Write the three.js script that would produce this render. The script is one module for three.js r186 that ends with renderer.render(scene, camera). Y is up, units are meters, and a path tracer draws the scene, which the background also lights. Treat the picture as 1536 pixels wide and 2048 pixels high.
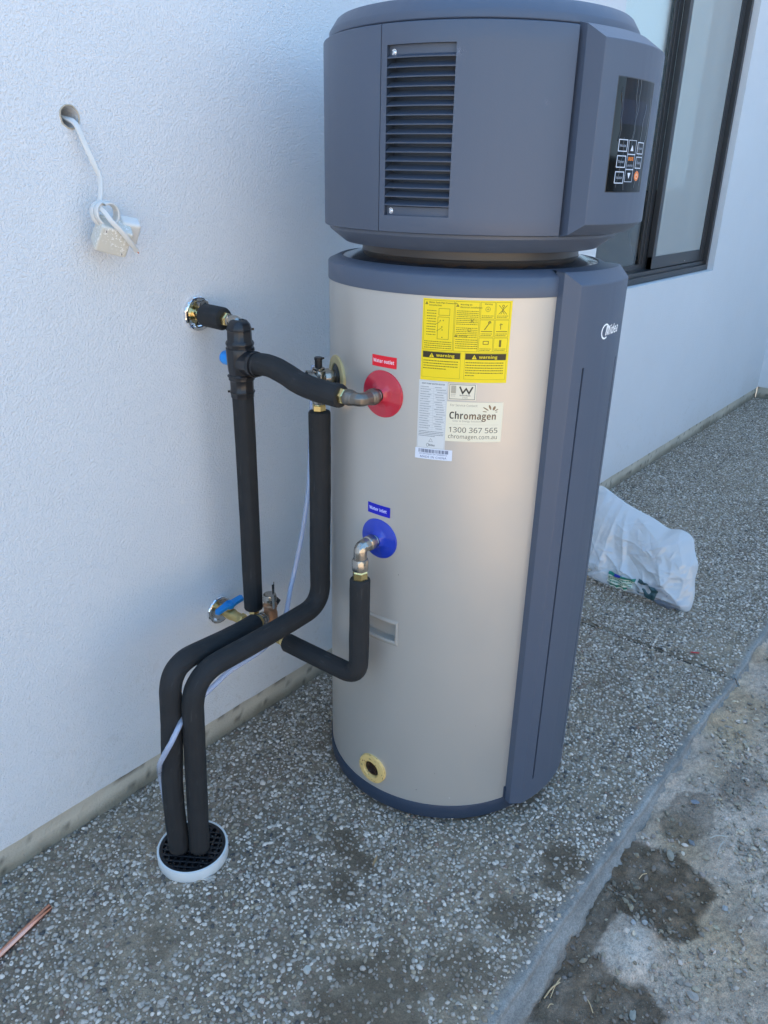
import * as THREE from 'three';
import { mergeGeometries, mergeVertices, toCreasedNormals } from 'three/addons/utils/BufferGeometryUtils.js';
import { RoundedBoxGeometry } from 'three/addons/geometries/RoundedBoxGeometry.js';
import { ImprovedNoise } from 'three/addons/math/ImprovedNoise.js';

// ------------------------------------------------------------------ camera, sky, sun, exposure
const scene = new THREE.Scene();
const camera = new THREE.PerspectiveCamera(66.76, 768 / 1024, 0.05, 400);
{
  const X = [0.63639053, -0.29472674, 0.71284167], Y = [0.01969843, -0.91761691, -0.39697755], Z = [0.77111547, 0.26667462, -0.57815706];
  // columns of the camera's matrix: right, up, back
  const m = new THREE.Matrix4().makeBasis(
    new THREE.Vector3(X[0], Y[0], Z[0]), new THREE.Vector3(-X[1], -Y[1], -Z[1]), new THREE.Vector3(-X[2], -Y[2], -Z[2]));
  camera.quaternion.setFromRotationMatrix(m);
  camera.position.set(0, 1.55, 1.5353);
}
const SUN = new THREE.Vector3(0.80, 0.80, -0.62).normalize();
{
  const w = 512, h = 256, d = new Float32Array(w * h * 4);
  for (let j = 0; j < h; j++) for (let i = 0; i < w; i++) {
    const el = ((j + 0.5) / h - 0.5) * Math.PI, az = ((i + 0.5) / w - 0.5) * 2 * Math.PI;
    const v = [Math.cos(el) * Math.cos(az), Math.sin(el), Math.cos(el) * Math.sin(az)];
    const up = Math.max(0, v[1]), k = Math.pow(1 - up, 3.0);
    const ca = v[0] * SUN.x + v[1] * SUN.y + v[2] * SUN.z;
    const glow = 0.35 * Math.exp((ca - 1) * 9) + 1.6 * Math.exp((ca - 1) * 90);
    const zen = [0.090, 0.195, 0.37], hor = [0.335, 0.465, 0.58];
    const o = (j * w + i) * 4;
    for (let c = 0; c < 3; c++) {
      let L = zen[c] * (1 - k) + hor[c] * k + glow * [1.0, 0.96, 0.88][c];
      if (v[1] < 0) L = [0.20, 0.19, 0.17][c];
      d[o + c] = L;
    }
    d[o + 3] = 1;
  }
  const sky = new THREE.DataTexture(d, w, h, THREE.RGBAFormat, THREE.FloatType);
  sky.magFilter = THREE.LinearFilter; sky.minFilter = THREE.LinearFilter;
  sky.mapping = THREE.EquirectangularReflectionMapping; sky.needsUpdate = true;
  scene.background = sky; scene.environment = sky;
}
const sun = new THREE.DirectionalLight(new THREE.Color(1.0, 0.93, 0.80), 4.8);
sun.position.copy(SUN).multiplyScalar(30); sun.castShadow = true;
sun.shadow.mapSize.set(2048, 2048);
Object.assign(sun.shadow.camera, { left: -12, right: 12, top: 12, bottom: -12, near: 1, far: 80 });
scene.add(sun, sun.target);
const renderer = new THREE.WebGLRenderer({ antialias: true });
renderer.setSize(768, 1024);
renderer.shadowMap.enabled = true;
renderer.toneMapping = THREE.LinearToneMapping;
renderer.toneMappingExposure = 4.45;
renderer.outputColorSpace = THREE.SRGBColorSpace;

// ------------------------------------------------------------------ helpers
function mulberry(a) { return () => { a |= 0; a = a + 0x6D2B79F5 | 0; let t = Math.imul(a ^ a >>> 15, 1 | a); t = t + Math.imul(t ^ t >>> 7, 61 | t) ^ t; return ((t ^ t >>> 14) >>> 0) / 4294967296; }; }
const rnd = mulberry(20240611);
const perlin = new ImprovedNoise();
const N3 = (x, y, z = 0) => perlin.noise(x + 31.7, y + 17.3, z + 5.1);
const fbm = (x, y, z = 0, o = 4) => { let s = 0, a = 0.5; for (let i = 0; i < o; i++) { s += a * N3(x, y, z + i * 7.7); x *= 2.03; y *= 2.03; a *= 0.5; } return s; };
const clamp = (v, a = 0, b = 1) => Math.min(b, Math.max(a, v));
const sstep = (a, b, v) => { const t = clamp((v - a) / (b - a)); return t * t * (3 - 2 * t); };
const lerp = (a, b, t) => a + (b - a) * t;
const V = (x, y, z) => new THREE.Vector3(x, y, z);
const D2R = Math.PI / 180;
const used = new Map();
function numbered(name) { const n = used.get(name) ?? 0; used.set(name, n + 1); return n ? name + '_' + String(n).padStart(3, '0') : name; }
const std = (o) => { const c = o.rgb; const p = { ...o }; delete p.rgb; const phys = 'clearcoat' in p || 'transmission' in p || 'sheen' in p; const m = phys ? new THREE.MeshPhysicalMaterial(p) : new THREE.MeshStandardMaterial(p); if (c) m.color.setRGB(...c); return m; };
function mesh(name, geo, mat, parent) {
  const g = Array.isArray(geo) ? merge(geo) : geo;
  const o = new THREE.Mesh(g, mat); o.castShadow = o.receiveShadow = true;
  if (parent) { o.name = name; parent.add(o); } else { o.name = numbered(name); scene.add(o); }
  return o;
}
function merge(list) {
  const l = list.map((g) => { const n = g.index ? g.toNonIndexed() : g.clone(); for (const k of Object.keys(n.attributes)) if (!['position', 'normal', 'uv'].includes(k)) n.deleteAttribute(k); if (!n.attributes.normal) n.computeVertexNormals(); if (!n.attributes.uv) n.setAttribute('uv', new THREE.BufferAttribute(new Float32Array(n.attributes.position.count * 2), 2)); return n; });
  return mergeGeometries(l);
}
function thing(name, label, category, pos = [0, 0, 0], group) {
  const o = new THREE.Group(); o.name = numbered(name); o.position.set(...pos); scene.add(o);
  o.userData = { label, category }; if (group) o.userData.group = group;
  return o;
}
function tag(o, label, category, group) { o.userData = { label, category }; if (group) o.userData.group = group; return o; }
function structure(o, label) { o.userData = { kind: 'structure' }; if (label) o.userData.label = label; return o; }

// geometry from quads given as lists of [x,y,z]; flat/creased normals
function quadGeo(quads, crease = 0.5, uvs) {
  const p = [], u = [];
  quads.forEach((q, i) => { const [a, b, c, d] = q; const w = uvs ? uvs[i] : [[0, 0], [1, 0], [1, 1], [0, 1]]; for (const [v, t] of [[a, w[0]], [b, w[1]], [c, w[2]], [a, w[0]], [c, w[2]], [d, w[3]]]) { p.push(...v); u.push(...t); } });
  let g = new THREE.BufferGeometry();
  g.setAttribute('position', new THREE.Float32BufferAttribute(p, 3));
  g.setAttribute('uv', new THREE.Float32BufferAttribute(u, 2));
  return toCreasedNormals(g, crease);
}
const cyl = (th, r, y) => [r * Math.cos(th * D2R), y, r * Math.sin(th * D2R)];
// profile [r,y]... swept from th0 to th1 (degrees)
function sweep(profile, th0, th1, n, { caps = false, crease = 0.5 } = {}) {
  const q = [], uv = [];
  let s = 0; const len = [0];
  for (let i = 1; i < profile.length; i++) { s += Math.hypot(profile[i][0] - profile[i - 1][0], profile[i][1] - profile[i - 1][1]); len.push(s); }
  for (let j = 0; j < n; j++) {
    const a = lerp(th0, th1, j / n), b = lerp(th0, th1, (j + 1) / n);
    for (let i = 0; i + 1 < profile.length; i++) {
      const [r0, y0] = profile[i], [r1, y1] = profile[i + 1];
      q.push([cyl(b, r0, y0), cyl(a, r0, y0), cyl(a, r1, y1), cyl(b, r1, y1)]);
      const ua = a * D2R * 0.33, ub = b * D2R * 0.33;
      uv.push([[ub, len[i]], [ua, len[i]], [ua, len[i + 1]], [ub, len[i + 1]]]);
    }
  }
  if (caps) for (const [th, flip] of [[th0, 0], [th1, 1]]) {
    const c = profile.reduce((t, p) => [t[0] + p[0] / profile.length, t[1] + p[1] / profile.length], [0, 0]);
    for (let i = 0; i < profile.length; i++) {
      const p = profile[i], r = profile[(i + 1) % profile.length];
      const A = cyl(th, ...p), B = cyl(th, ...r), M = cyl(th, ...c);
      q.push(flip ? [M, B, A, A] : [M, A, B, B]); uv.push([[0, 0], [0.01, 0], [0.01, 0.01], [0, 0.01]]);
    }
  }
  return quadGeo(q, crease, uv);
}
// ring of 4 corners [theta,y,r] -> nt x ny perimeter points
function ringPts(c, nt, ny) {
  const out = [], seg = (a, b, n) => { for (let i = 0; i < n; i++) { const t = i / n; out.push(cyl(lerp(a[0], b[0], t), lerp(a[2], b[2], t), lerp(a[1], b[1], t))); } };
  seg(c[0], c[1], ny); seg(c[1], c[2], nt); seg(c[2], c[3], ny); seg(c[3], c[0], nt);
  return out;
}
function ringStrip(c0, c1, nt = 24, ny = 1, crease = 0.35) {
  const a = ringPts(c0, nt, ny), b = ringPts(c1, nt, ny), q = [];
  for (let i = 0; i < a.length; i++) { const k = (i + 1) % a.length; q.push([a[i], a[k], b[k], b[i]]); }
  return quadGeo(q, crease);
}
function patch(th0, th1, y0, y1, r, n = 16, ny = 1) {   // th0 is the left edge as seen from outside
  const q = [], uv = [];
  for (let i = 0; i < n; i++) for (let j = 0; j < ny; j++) {
    const a = lerp(th0, th1, i / n), b = lerp(th0, th1, (i + 1) / n), ya = lerp(y0, y1, j / ny), yb = lerp(y0, y1, (j + 1) / ny);
    q.push([cyl(a, r, ya), cyl(b, r, ya), cyl(b, r, yb), cyl(a, r, yb)]);
    uv.push([[i / n, j / ny], [(i + 1) / n, j / ny], [(i + 1) / n, (j + 1) / ny], [i / n, (j + 1) / ny]]);
  }
  return quadGeo(q, 0.6, uv);
}
// box walls of a rectangular recess going inwards from r1 to r0
function recess(th0, th1, y0, y1, r1, r0, n = 12) {
  const q = [];
  for (let i = 0; i < n; i++) {
    const a = lerp(th0, th1, i / n), b = lerp(th0, th1, (i + 1) / n);
    q.push([cyl(a, r1, y0), cyl(b, r1, y0), cyl(b, r0, y0), cyl(a, r0, y0)]);
    q.push([cyl(a, r1, y1), cyl(a, r0, y1), cyl(b, r0, y1), cyl(b, r1, y1)]);
    q.push([cyl(a, r0, y0), cyl(b, r0, y0), cyl(b, r0, y1), cyl(a, r0, y1)]);
  }
  for (const t of [th0, th1]) q.push([cyl(t, r1, y0), cyl(t, r0, y0), cyl(t, r0, y1), cyl(t, r1, y1)]);
  return quadGeo(q, 0.4);
}
// lathe along a direction
function latheAt(profile, pos, dir, seg = 40, crease = 0.6) {
  let g = new THREE.LatheGeometry(profile.map((p) => new THREE.Vector2(p[0], p[1])), seg);
  g = toCreasedNormals(g, crease);
  g.applyQuaternion(new THREE.Quaternion().setFromUnitVectors(V(0, 1, 0), V(...dir).normalize()));
  g.translate(...pos);
  return g;
}
function hexNut(r, h, pos, dir, spin = 0) {
  let g = new THREE.LatheGeometry([[r * 0.55, 0], [r * 0.9, 0], [r, h * 0.14], [r, h * 0.86], [r * 0.9, h], [r * 0.55, h]].map((p) => new THREE.Vector2(...p)), 6);
  g = toCreasedNormals(g, 0.2); g.rotateY(spin);
  g.applyQuaternion(new THREE.Quaternion().setFromUnitVectors(V(0, 1, 0), V(...dir).normalize()));
  g.translate(...pos);
  return g;
}
// polyline with rounded corners
function fillet(pts, rad, step = 0.008) {
  const P = pts.map((p) => V(...p)), out = [P[0]];
  for (let i = 1; i + 1 < P.length; i++) {
    const r = Array.isArray(rad) ? rad[i - 1] : rad;
    const a = P[i - 1].clone().sub(P[i]), b = P[i + 1].clone().sub(P[i]);
    const d = Math.min(r, a.length() * 0.49, b.length() * 0.49);
    const s = P[i].clone().addScaledVector(a.normalize(), d), e = P[i].clone().addScaledVector(b.normalize(), d);
    const n = Math.max(6, Math.ceil(d * 1.6 / step));
    for (let k = 0; k <= n; k++) { const t = k / n; out.push(s.clone().multiplyScalar((1 - t) * (1 - t)).addScaledVector(P[i], 2 * t * (1 - t)).addScaledVector(e, t * t)); }
  }
  out.push(P[P.length - 1]);
  // resample
  const res = [out[0].clone()];
  for (let i = 1; i < out.length; i++) { const L = out[i].distanceTo(out[i - 1]), n = Math.max(1, Math.round(L / step / 2)); for (let k = 1; k <= n; k++) res.push(out[i - 1].clone().lerp(out[i], k / n)); }
  return res.filter((p, i) => !i || p.distanceTo(res[i - 1]) > 1e-5);
}
const spline = (pts, n = 120) => new THREE.CatmullRomCurve3(pts.map((p) => V(...p)), false, 'centripetal').getPoints(n);
// tube through points; radius number or function(t, angle); rounded flat ends
function tube(points, radius, seg = 24, { round = 0.003, hole = 0, wob = 0, ell = 1 } = {}) {
  const P = points, n = P.length, T = P.map((p, i) => P[Math.min(n - 1, i + 1)].clone().sub(P[Math.max(0, i - 1)]).normalize());
  let nor = V(0, 1, 0); if (Math.abs(T[0].y) > 0.9) nor = V(1, 0, 0);
  nor.addScaledVector(T[0], -nor.dot(T[0])).normalize();
  const rings = []; let s = 0;
  const ringAt = (c, t, nn, r, sArc) => { const b = t.clone().cross(nn), row = []; for (let k = 0; k <= seg; k++) { const a = k / seg * 2 * Math.PI; const rr = r * (1 + wob * N3(c.x * 40 + Math.cos(a) * 1.5, c.y * 40 + Math.sin(a) * 1.5, c.z * 40)); row.push([c.clone().addScaledVector(nn, Math.cos(a) * rr).addScaledVector(b, Math.sin(a) * rr * ell), k / seg, sArc]); } rings.push(row); };
  const R = (t) => typeof radius === 'function' ? radius(t) : radius;
  for (let i = 0; i < n; i++) {
    if (i) { const v = T[i]; nor.addScaledVector(v, -nor.dot(v)).normalize(); s += P[i].distanceTo(P[i - 1]); }
    const r = R(i / (n - 1));
    if (i === 0) { ringAt(P[0], T[0], nor, Math.max(hole, 1e-4), 0); ringAt(P[0], T[0], nor, r - round, 0); ringAt(P[0].clone().addScaledVector(T[0], round * 0.3), T[0], nor, r - round * 0.3, 0); ringAt(P[0].clone().addScaledVector(T[0], round), T[0], nor, r, round); continue; }
    if (i === n - 1) { ringAt(P[i].clone().addScaledVector(T[i], -round), T[i], nor, r, s); ringAt(P[i].clone().addScaledVector(T[i], -round * 0.3), T[i], nor, r - round * 0.3, s); ringAt(P[i], T[i], nor, r - round, s); ringAt(P[i], T[i], nor, Math.max(hole, 1e-4), s); continue; }
    ringAt(P[i], T[i], nor, r, s);
  }
  const pos = [], uv = [], idx = [];
  rings.forEach((row) => row.forEach(([p, u, v]) => { pos.push(p.x, p.y, p.z); uv.push(u * 0.16, v); }));
  for (let i = 0; i + 1 < rings.length; i++) for (let k = 0; k < seg; k++) { const a = i * (seg + 1) + k, b = a + 1, c = a + seg + 1, d = c + 1; idx.push(a, b, d, a, d, c); }
  const g = new THREE.BufferGeometry();
  g.setAttribute('position', new THREE.Float32BufferAttribute(pos, 3)); g.setAttribute('uv', new THREE.Float32BufferAttribute(uv, 2)); g.setIndex(idx);
  return toCreasedNormals(g.toNonIndexed(), 0.7);
}

// ------------------------------------------------------------------ procedural textures
function tileNoise(seed) {  // periodic value noise
  const h = new Float32Array(65536), r = mulberry(seed); for (let i = 0; i < 65536; i++) h[i] = r() * 2 - 1;
  return (x, y, per) => { const xi = Math.floor(x), yi = Math.floor(y), fx = x - xi, fy = y - yi, u = fx * fx * (3 - 2 * fx), v = fy * fy * (3 - 2 * fy); const m = (a) => ((a % per) + per) % per; const g = (a, b) => h[(m(a) * 131 + m(b) * 7919 + m(a) * m(b) * 17) & 65535]; return lerp(lerp(g(xi, yi), g(xi + 1, yi), u), lerp(g(xi, yi + 1), g(xi + 1, yi + 1), u), v); };
}
function dataTex(size, fn, srgb = false) {
  const d = new Uint8Array(size * size * 4);
  for (let j = 0; j < size; j++) for (let i = 0; i < size; i++) { const c = fn((i + 0.5) / size, (j + 0.5) / size), o = (j * size + i) * 4; if (typeof c === 'number') d[o] = d[o + 1] = d[o + 2] = clamp(c) * 255; else { d[o] = clamp(c[0]) * 255; d[o + 1] = clamp(c[1]) * 255; d[o + 2] = clamp(c[2]) * 255; } d[o + 3] = 255; }
  const t = new THREE.DataTexture(d, size, size); t.wrapS = t.wrapT = THREE.RepeatWrapping; t.magFilter = THREE.LinearFilter; t.minFilter = THREE.LinearMipmapLinearFilter; t.generateMipmaps = true; if (srgb) t.colorSpace = THREE.SRGBColorSpace; t.needsUpdate = true; return t;
}
function scaled(t, sx, sy = sx) { const c = t.clone(); c.repeat.set(sx, sy); c.needsUpdate = true; return c; }
const n1 = tileNoise(11), n2 = tileNoise(22), n3 = tileNoise(33);
// sponge-finished acrylic render, 0.9 m tile
const stuccoBump = dataTex(1024, (u, v) => {
  const a = n1(u * 230, v * 230, 230), b = n2(u * 410, v * 410, 410), c = n3(u * 130, v * 130, 130), d = n1(u * 15, v * 15, 15);
  return 0.5 + 0.20 * a + 0.20 * b + 0.06 * c + 0.03 * d;
});
const fineBump = dataTex(512, (u, v) => 0.5 + 0.3 * n1(u * 128, v * 128, 128) + 0.2 * n2(u * 250, v * 250, 250));
const gritMap = dataTex(1024, (u, v) => { const a = n1(u * 220, v * 220, 220), b = n2(u * 90, v * 90, 90), c = n3(u * 400, v * 400, 400); const g = 0.80 + 0.16 * a + 0.10 * b + 0.12 * c; return [g, g, g * 0.99]; });
const gritBump = dataTex(1024, (u, v) => { const a = n1(u * 200, v * 200, 200), b = n2(u * 80, v * 80, 80), c = n3(u * 420, v * 420, 420); return 0.5 + 0.25 * a + 0.15 * b + 0.15 * c; });

const foamMap = dataTex(512, (u, v) => { const a = n1(u * 12, v * 24, 24 * 1) , st = n2(u * 60, v * 8, 120); const sc = sstep(0.42, 0.75, n3(u * 9, v * 14, 63)) * sstep(0.1, 0.8, n1(u * 70, v * 24, 840)); const g = 0.44 + 0.05 * a + 0.04 * st + 0.5 * sc; return [g, g, g]; });
const tankRough = dataTex(512, (u, v) => 0.365 + 0.035 * n1(u * 3, v * 3, 3) + 0.05 * sstep(0.35, 0.8, n2(u * 7, v * 7, 7)) + 0.02 * n3(u * 40, v * 40, 40));
const wallMap = dataTex(1024, (u, v) => {
  const y = v * 3.2, big = n1(u * 4, v * 4, 4), mid = n2(u * 14, v * 14, 14), fine = n3(u * 60, v * 60, 60);
  const splash = sstep(0.55, 0.08, y + 0.12 * n2(u * 26, v * 26, 26)) * sstep(0.30, 0.62, 0.6 * n1(u * 340, v * 340, 340) + 0.4 * n3(u * 150, v * 150, 150)), base = sstep(0.22, 0.08, y + 0.05 * mid);
  const g = 0.972 + 0.014 * big + 0.010 * mid + 0.006 * fine;
  return [g - 0.05 * splash - 0.03 * base, g - 0.06 * splash - 0.036 * base, g - 0.08 * splash - 0.05 * base];
});

function canvasTex(w, h, draw, srgb = true) {
  const c = document.createElement('canvas'); c.width = w; c.height = h; const g = c.getContext('2d'); draw(g, w, h);
  const t = new THREE.CanvasTexture(c); if (srgb) t.colorSpace = THREE.SRGBColorSpace; t.anisotropy = 8; return t;
}

// ------------------------------------------------------------------ materials
const M = {
  wall: std({ rgb: [0.77, 0.775, 0.78], map: scaled(wallMap, 1 / 3.2), roughness: 0.92, bumpMap: scaled(stuccoBump, 1 / 0.68), bumpScale: 0.0027 }),
  wallPlain: std({ rgb: [0.76, 0.765, 0.77], roughness: 0.9, bumpMap: scaled(stuccoBump, 1 / 0.9), bumpScale: 0.002 }),
  slate: std({ rgb: [0.086, 0.106, 0.148], roughness: 0.42, bumpMap: scaled(fineBump, 4), bumpScale: 0.00008 }),
  slateDark: std({ rgb: [0.030, 0.046, 0.076], roughness: 0.42 }),
  slot: std({ rgb: [0.012, 0.013, 0.016], roughness: 0.8 }),
  tank: std({ rgb: [0.565, 0.525, 0.470], roughness: 1, roughnessMap: tankRough, metalness: 0.42 }),
  tankTrim: std({ rgb: [0.40, 0.37, 0.325], roughness: 0.5 }),
  neck: std({ rgb: [0.075, 0.060, 0.050], roughness: 0.34 }),
  disc: std({ rgb: [0.52, 0.52, 0.53], roughness: 0.16, metalness: 1 }),
  chrome: std({ rgb: [0.86, 0.86, 0.87], roughness: 0.08, metalness: 1 }),
  steel: std({ rgb: [0.42, 0.395, 0.355], roughness: 0.26, metalness: 1 }),
  gunmetal: std({ rgb: [0.24, 0.215, 0.185], roughness: 0.32, metalness: 1, bumpMap: scaled(fineBump, 20), bumpScale: 0.0002 }),
  brass: std({ rgb: [0.80, 0.62, 0.28], roughness: 0.24, metalness: 1 }),
  brassDull: std({ rgb: [0.62, 0.47, 0.20], roughness: 0.4, metalness: 0.9 }),
  bronze: std({ rgb: [0.42, 0.24, 0.14], roughness: 0.4, metalness: 0.85, bumpMap: scaled(fineBump, 20), bumpScale: 0.0003 }),
  foam: std({ rgb: [0.042, 0.042, 0.043], map: scaled(foamMap, 4, 2), roughness: 0.80, bumpMap: scaled(fineBump, 10), bumpScale: 0.0003 }),
  blackPlastic: std({ rgb: [0.016, 0.016, 0.018], roughness: 0.32 }),
  bluePlastic: std({ rgb: [0.008, 0.30, 0.85], roughness: 0.4 }),
  lever: std({ rgb: [0.008, 0.24, 0.60], roughness: 0.38 }),
  red: std({ rgb: [0.56, 0.022, 0.045], roughness: 0.27, clearcoat: 0.5 }),
  blue: std({ rgb: [0.012, 0.045, 0.44], roughness: 0.3, clearcoat: 0.4 }),
  cream: std({ rgb: [0.74, 0.55, 0.22], roughness: 0.45 }),
  creamRing: std({ rgb: [0.56, 0.44, 0.21], roughness: 0.4, metalness: 0.25 }),
  whitePlastic: std({ rgb: [0.76, 0.73, 0.68], roughness: 0.4 }),
  cable: std({ rgb: [0.70, 0.68, 0.64], roughness: 0.45 }),
  pvc: std({ rgb: [0.74, 0.76, 0.75], roughness: 0.35 }),
  frame: std({ rgb: [0.048, 0.047, 0.048], roughness: 0.34, metalness: 0.2 }),
  copper: std({ rgb: [0.80, 0.40, 0.29], roughness: 0.2, metalness: 1 }),
  footing: std({ rgb: [0.64, 0.58, 0.47], roughness: 0.9, vertexColors: true, bumpMap: scaled(gritBump, 1), bumpScale: 0.002 }),
  hose: std({ rgb: [0.76, 0.82, 0.96], roughness: 0.12, transmission: 0.6, thickness: 0, clearcoat: 0.6 }),
};

// ------------------------------------------------------------------ setting: house
const house = thing('house', 'white rendered house with black aluminium window along the concrete path', 'house');
{
  // main wall, with holes for the window and the cable
  const s = new THREE.Shape(), y0 = 0.079;
  s.moveTo(-4, y0);
  for (let x = -1; x < 6.54; x += 0.018) s.lineTo(x, y0 + 0.0016 * N3(x * 30, 0.3) + 0.0028 * Math.max(0, N3(x * 11, 3.3)) + 0.002 * N3(x * 3, 8));
  s.lineTo(6.6, y0); s.lineTo(6.6, 3.2); s.lineTo(-4, 3.2); s.closePath();
  const w = new THREE.Path(); w.moveTo(3.31, 1.076); w.lineTo(4.925, 1.076); w.lineTo(4.925, 2.75); w.lineTo(3.31, 2.75); w.closePath();
  const hole = new THREE.Path();
  for (let i = 0; i <= 26; i++) { const a = i / 26 * Math.PI * 2, r = 0.0185 + 0.0016 * N3(Math.cos(a) * 1.4, Math.sin(a) * 1.4, 4.4); const p = [0.906 + Math.cos(a) * r, 1.643 + Math.sin(a) * r * 1.08]; i ? hole.lineTo(...p) : hole.moveTo(...p); }
  s.holes.push(w, hole);
  const g = new THREE.ExtrudeGeometry(s, { depth: 0.2, bevelEnabled: false }); g.translate(0, 0, -0.2);
  mesh('wall', g, M.wall, house);
  // rim of torn render round the cable hole
  const rg = new THREE.TorusGeometry(0.0196, 0.0016, 8, 40), rp = rg.attributes.position;
  for (let i = 0; i < rp.count; i++) { const a = Math.atan2(rp.getY(i), rp.getX(i)); const f = 1 + 0.09 * N3(Math.cos(a) * 3, Math.sin(a) * 3, 2.2); rp.setXY(i, rp.getX(i) * f, rp.getY(i) * f * 1.05); }
  rg.computeVertexNormals(); rg.translate(0.906, 1.643, 0);
  mesh('hole_rim', rg, std({ rgb: [0.50, 0.43, 0.33], roughness: 0.95 }), house);
  mesh('hole_back', new THREE.BoxGeometry(0.08, 0.08, 0.004).translate(0.906, 1.643, -0.205), std({ rgb: [0.02, 0.018, 0.016], roughness: 1 }), house);
  // return wall of the wing at the far end of the path
  const ret = new RoundedBoxGeometry(0.25, 5.2, 6.5, 3, 0.008); ret.translate(6.665, 2.679, 3.05);
  mesh('return_wall', ret, M.wallPlain, house);
  // exposed footing below the render
  const foot = (a, b, along, fixed, name) => {
    const n = Math.ceil((b - a) / 0.012), m = 8, pos = [], col = [], uv = [], idx = [];
    for (let i = 0; i <= n; i++) for (let j = 0; j <= m; j++) {
      const t = a + (b - a) * i / n, y = lerp(-0.03, 0.086, j / m);
      const d = -0.006 + 0.0025 * N3(t * 14, y * 30) + 0.0018 * N3(t * 60, y * 60) + (y < 0.02 ? 0.006 * (1 - y / 0.02) * (0.6 + 0.6 * N3(t * 9, 2)) : 0);
      if (along === 'x') pos.push(t, y, d + fixed); else pos.push(fixed - d, y, t);
      const dirt = sstep(0.05, 0.0, y + 0.03 * fbm(t * 6, y * 10, 1)), spot = sstep(0.32, 0.5, N3(t * 30, y * 45, 6)), br = 0.9 + 0.35 * fbm(t * 5, y * 12, 3);
      const k = br * (1 - 0.62 * dirt) * (1 - 0.6 * spot); col.push(k, k * (1 - 0.03 * dirt), k * (0.99 - 0.12 * dirt)); uv.push(t, y);
    }
    for (let i = 0; i < n; i++) for (let j = 0; j < m; j++) { const A = i * (m + 1) + j, B = A + m + 1; idx.push(A, B, B + 1, A, B + 1, A + 1); }
    const q = new THREE.BufferGeometry(); q.setAttribute('position', new THREE.Float32BufferAttribute(pos, 3)); q.setAttribute('color', new THREE.Float32BufferAttribute(col, 3)); q.setAttribute('uv', new THREE.Float32BufferAttribute(uv, 2)); q.setIndex(idx); q.computeVertexNormals();
    mesh(name, q, M.footing, house);
  };
  foot(-1.2, 6.545, 'x', 0, 'footing');
  foot(0, 6.5, 'z', 6.54, 'footing');
  // roof slab and closed shell behind the wall
  mesh('roof', new THREE.BoxGeometry(11.2, 0.18, 5.2).translate(1.5, 3.28, -2.62), std({ rgb: [0.3, 0.3, 0.3], roughness: 0.8 }), house);
  const shell = [
    new THREE.BoxGeometry(10.5, 3.2, 0.15).translate(1.27, 1.6, -5.1), new THREE.BoxGeometry(0.15, 3.2, 5).translate(-3.9, 1.6, -2.65),
    new THREE.BoxGeometry(0.15, 3.2, 5).translate(6.5, 1.6, -2.65), new THREE.BoxGeometry(0.12, 3.0, 3.2).translate(2.4, 1.5, -1.81),
    new THREE.BoxGeometry(0.12, 3.0, 3.2).translate(6.2, 1.5, -1.81), new THREE.BoxGeometry(3.9, 3.0, 0.12).translate(4.3, 1.5, -3.4), new THREE.BoxGeometry(3.7, 0.1, 3.1).translate(4.3, 2.85, -1.78)];
  mesh('inner_wall', shell, std({ rgb: [0.70, 0.73, 0.70], roughness: 0.9 }), house);
  mesh('room_floor', new THREE.BoxGeometry(3.7, 0.1, 3.1).translate(4.3, 0.1, -1.78), std({ rgb: [0.22, 0.20, 0.18], roughness: 0.6 }), house);

  // sliding window
  const win = new THREE.Group(); win.name = 'window'; house.add(win);
  const bar = (x0, x1, y0, y1, z0, z1, r = 0.002) => { const g2 = new RoundedBoxGeometry(x1 - x0, y1 - y0, z1 - z0, 2, r); g2.translate((x0 + x1) / 2, (y0 + y1) / 2, (z0 + z1) / 2); return g2; };
  const xl = 3.312, xr = 4.923, yb = 1.079, yt = 2.748;
  // outer frame: sill with stepped tracks, jambs, head
  mesh('window_frame', [
    bar(xl, xr, yb, yb + 0.030, -0.128, -0.034), bar(xl, xr, yb + 0.029, yb + 0.050, -0.128, -0.052), bar(xl, xr, yb + 0.049, yb + 0.062, -0.128, -0.098),
    bar(xl, xr, yt - 0.05, yt, -0.128, -0.034), bar(xl, xl + 0.032, yb, yt, -0.127, -0.035), bar(xr - 0.030, xr, yb, yt, -0.127, -0.035), bar(xr - 0.046, xr - 0.028, yb + .05, yt, -0.127, -0.062)], M.frame, win);
  // right sliding sash (outer track) with fly screen
  const sx0 = 4.125, sx1 = xr - 0.044, sy0 = yb + 0.052, sy1 = yt - 0.05;
  mesh('sash', [bar(sx0, sx0 + 0.040, sy0, sy1, -0.094, -0.064), bar(sx1 - 0.035, sx1, sy0, sy1, -0.094, -0.064), bar(sx0, sx1, sy0, sy0 + 0.062, -0.093, -0.065), bar(sx0, sx1, sy1 - 0.045, sy1, -0.093, -0.065)], M.frame, win);
  // left fixed light (inner track), its meeting stile seen behind the sash stile
  mesh('sash', [bar(xl + 0.03, xl + 0.062, sy0, sy1, -0.122, -0.100), bar(4.085, 4.135, sy0, sy1, -0.122, -0.098), bar(4.060, 4.088, sy0, sy1, -0.116, -0.104), bar(xl + 0.03, 4.135, sy0 - 0.002, sy0 + 0.026, -0.121, -0.101), bar(xl + 0.03, 4.135, sy1 - 0.04, sy1, -0.121, -0.101)], M.frame, win);
  const glass = std({ rgb: [0.93, 0.97, 0.96], roughness: 0.0, transmission: 1, thickness: 0, ior: 1.52 });
  mesh('pane', new THREE.BoxGeometry(4.09 - xl - 0.05, sy1 - sy0 - 0.05, 0.005).translate((4.09 + xl + 0.05) / 2, (sy0 + sy1) / 2, -0.111), glass, win);
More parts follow.
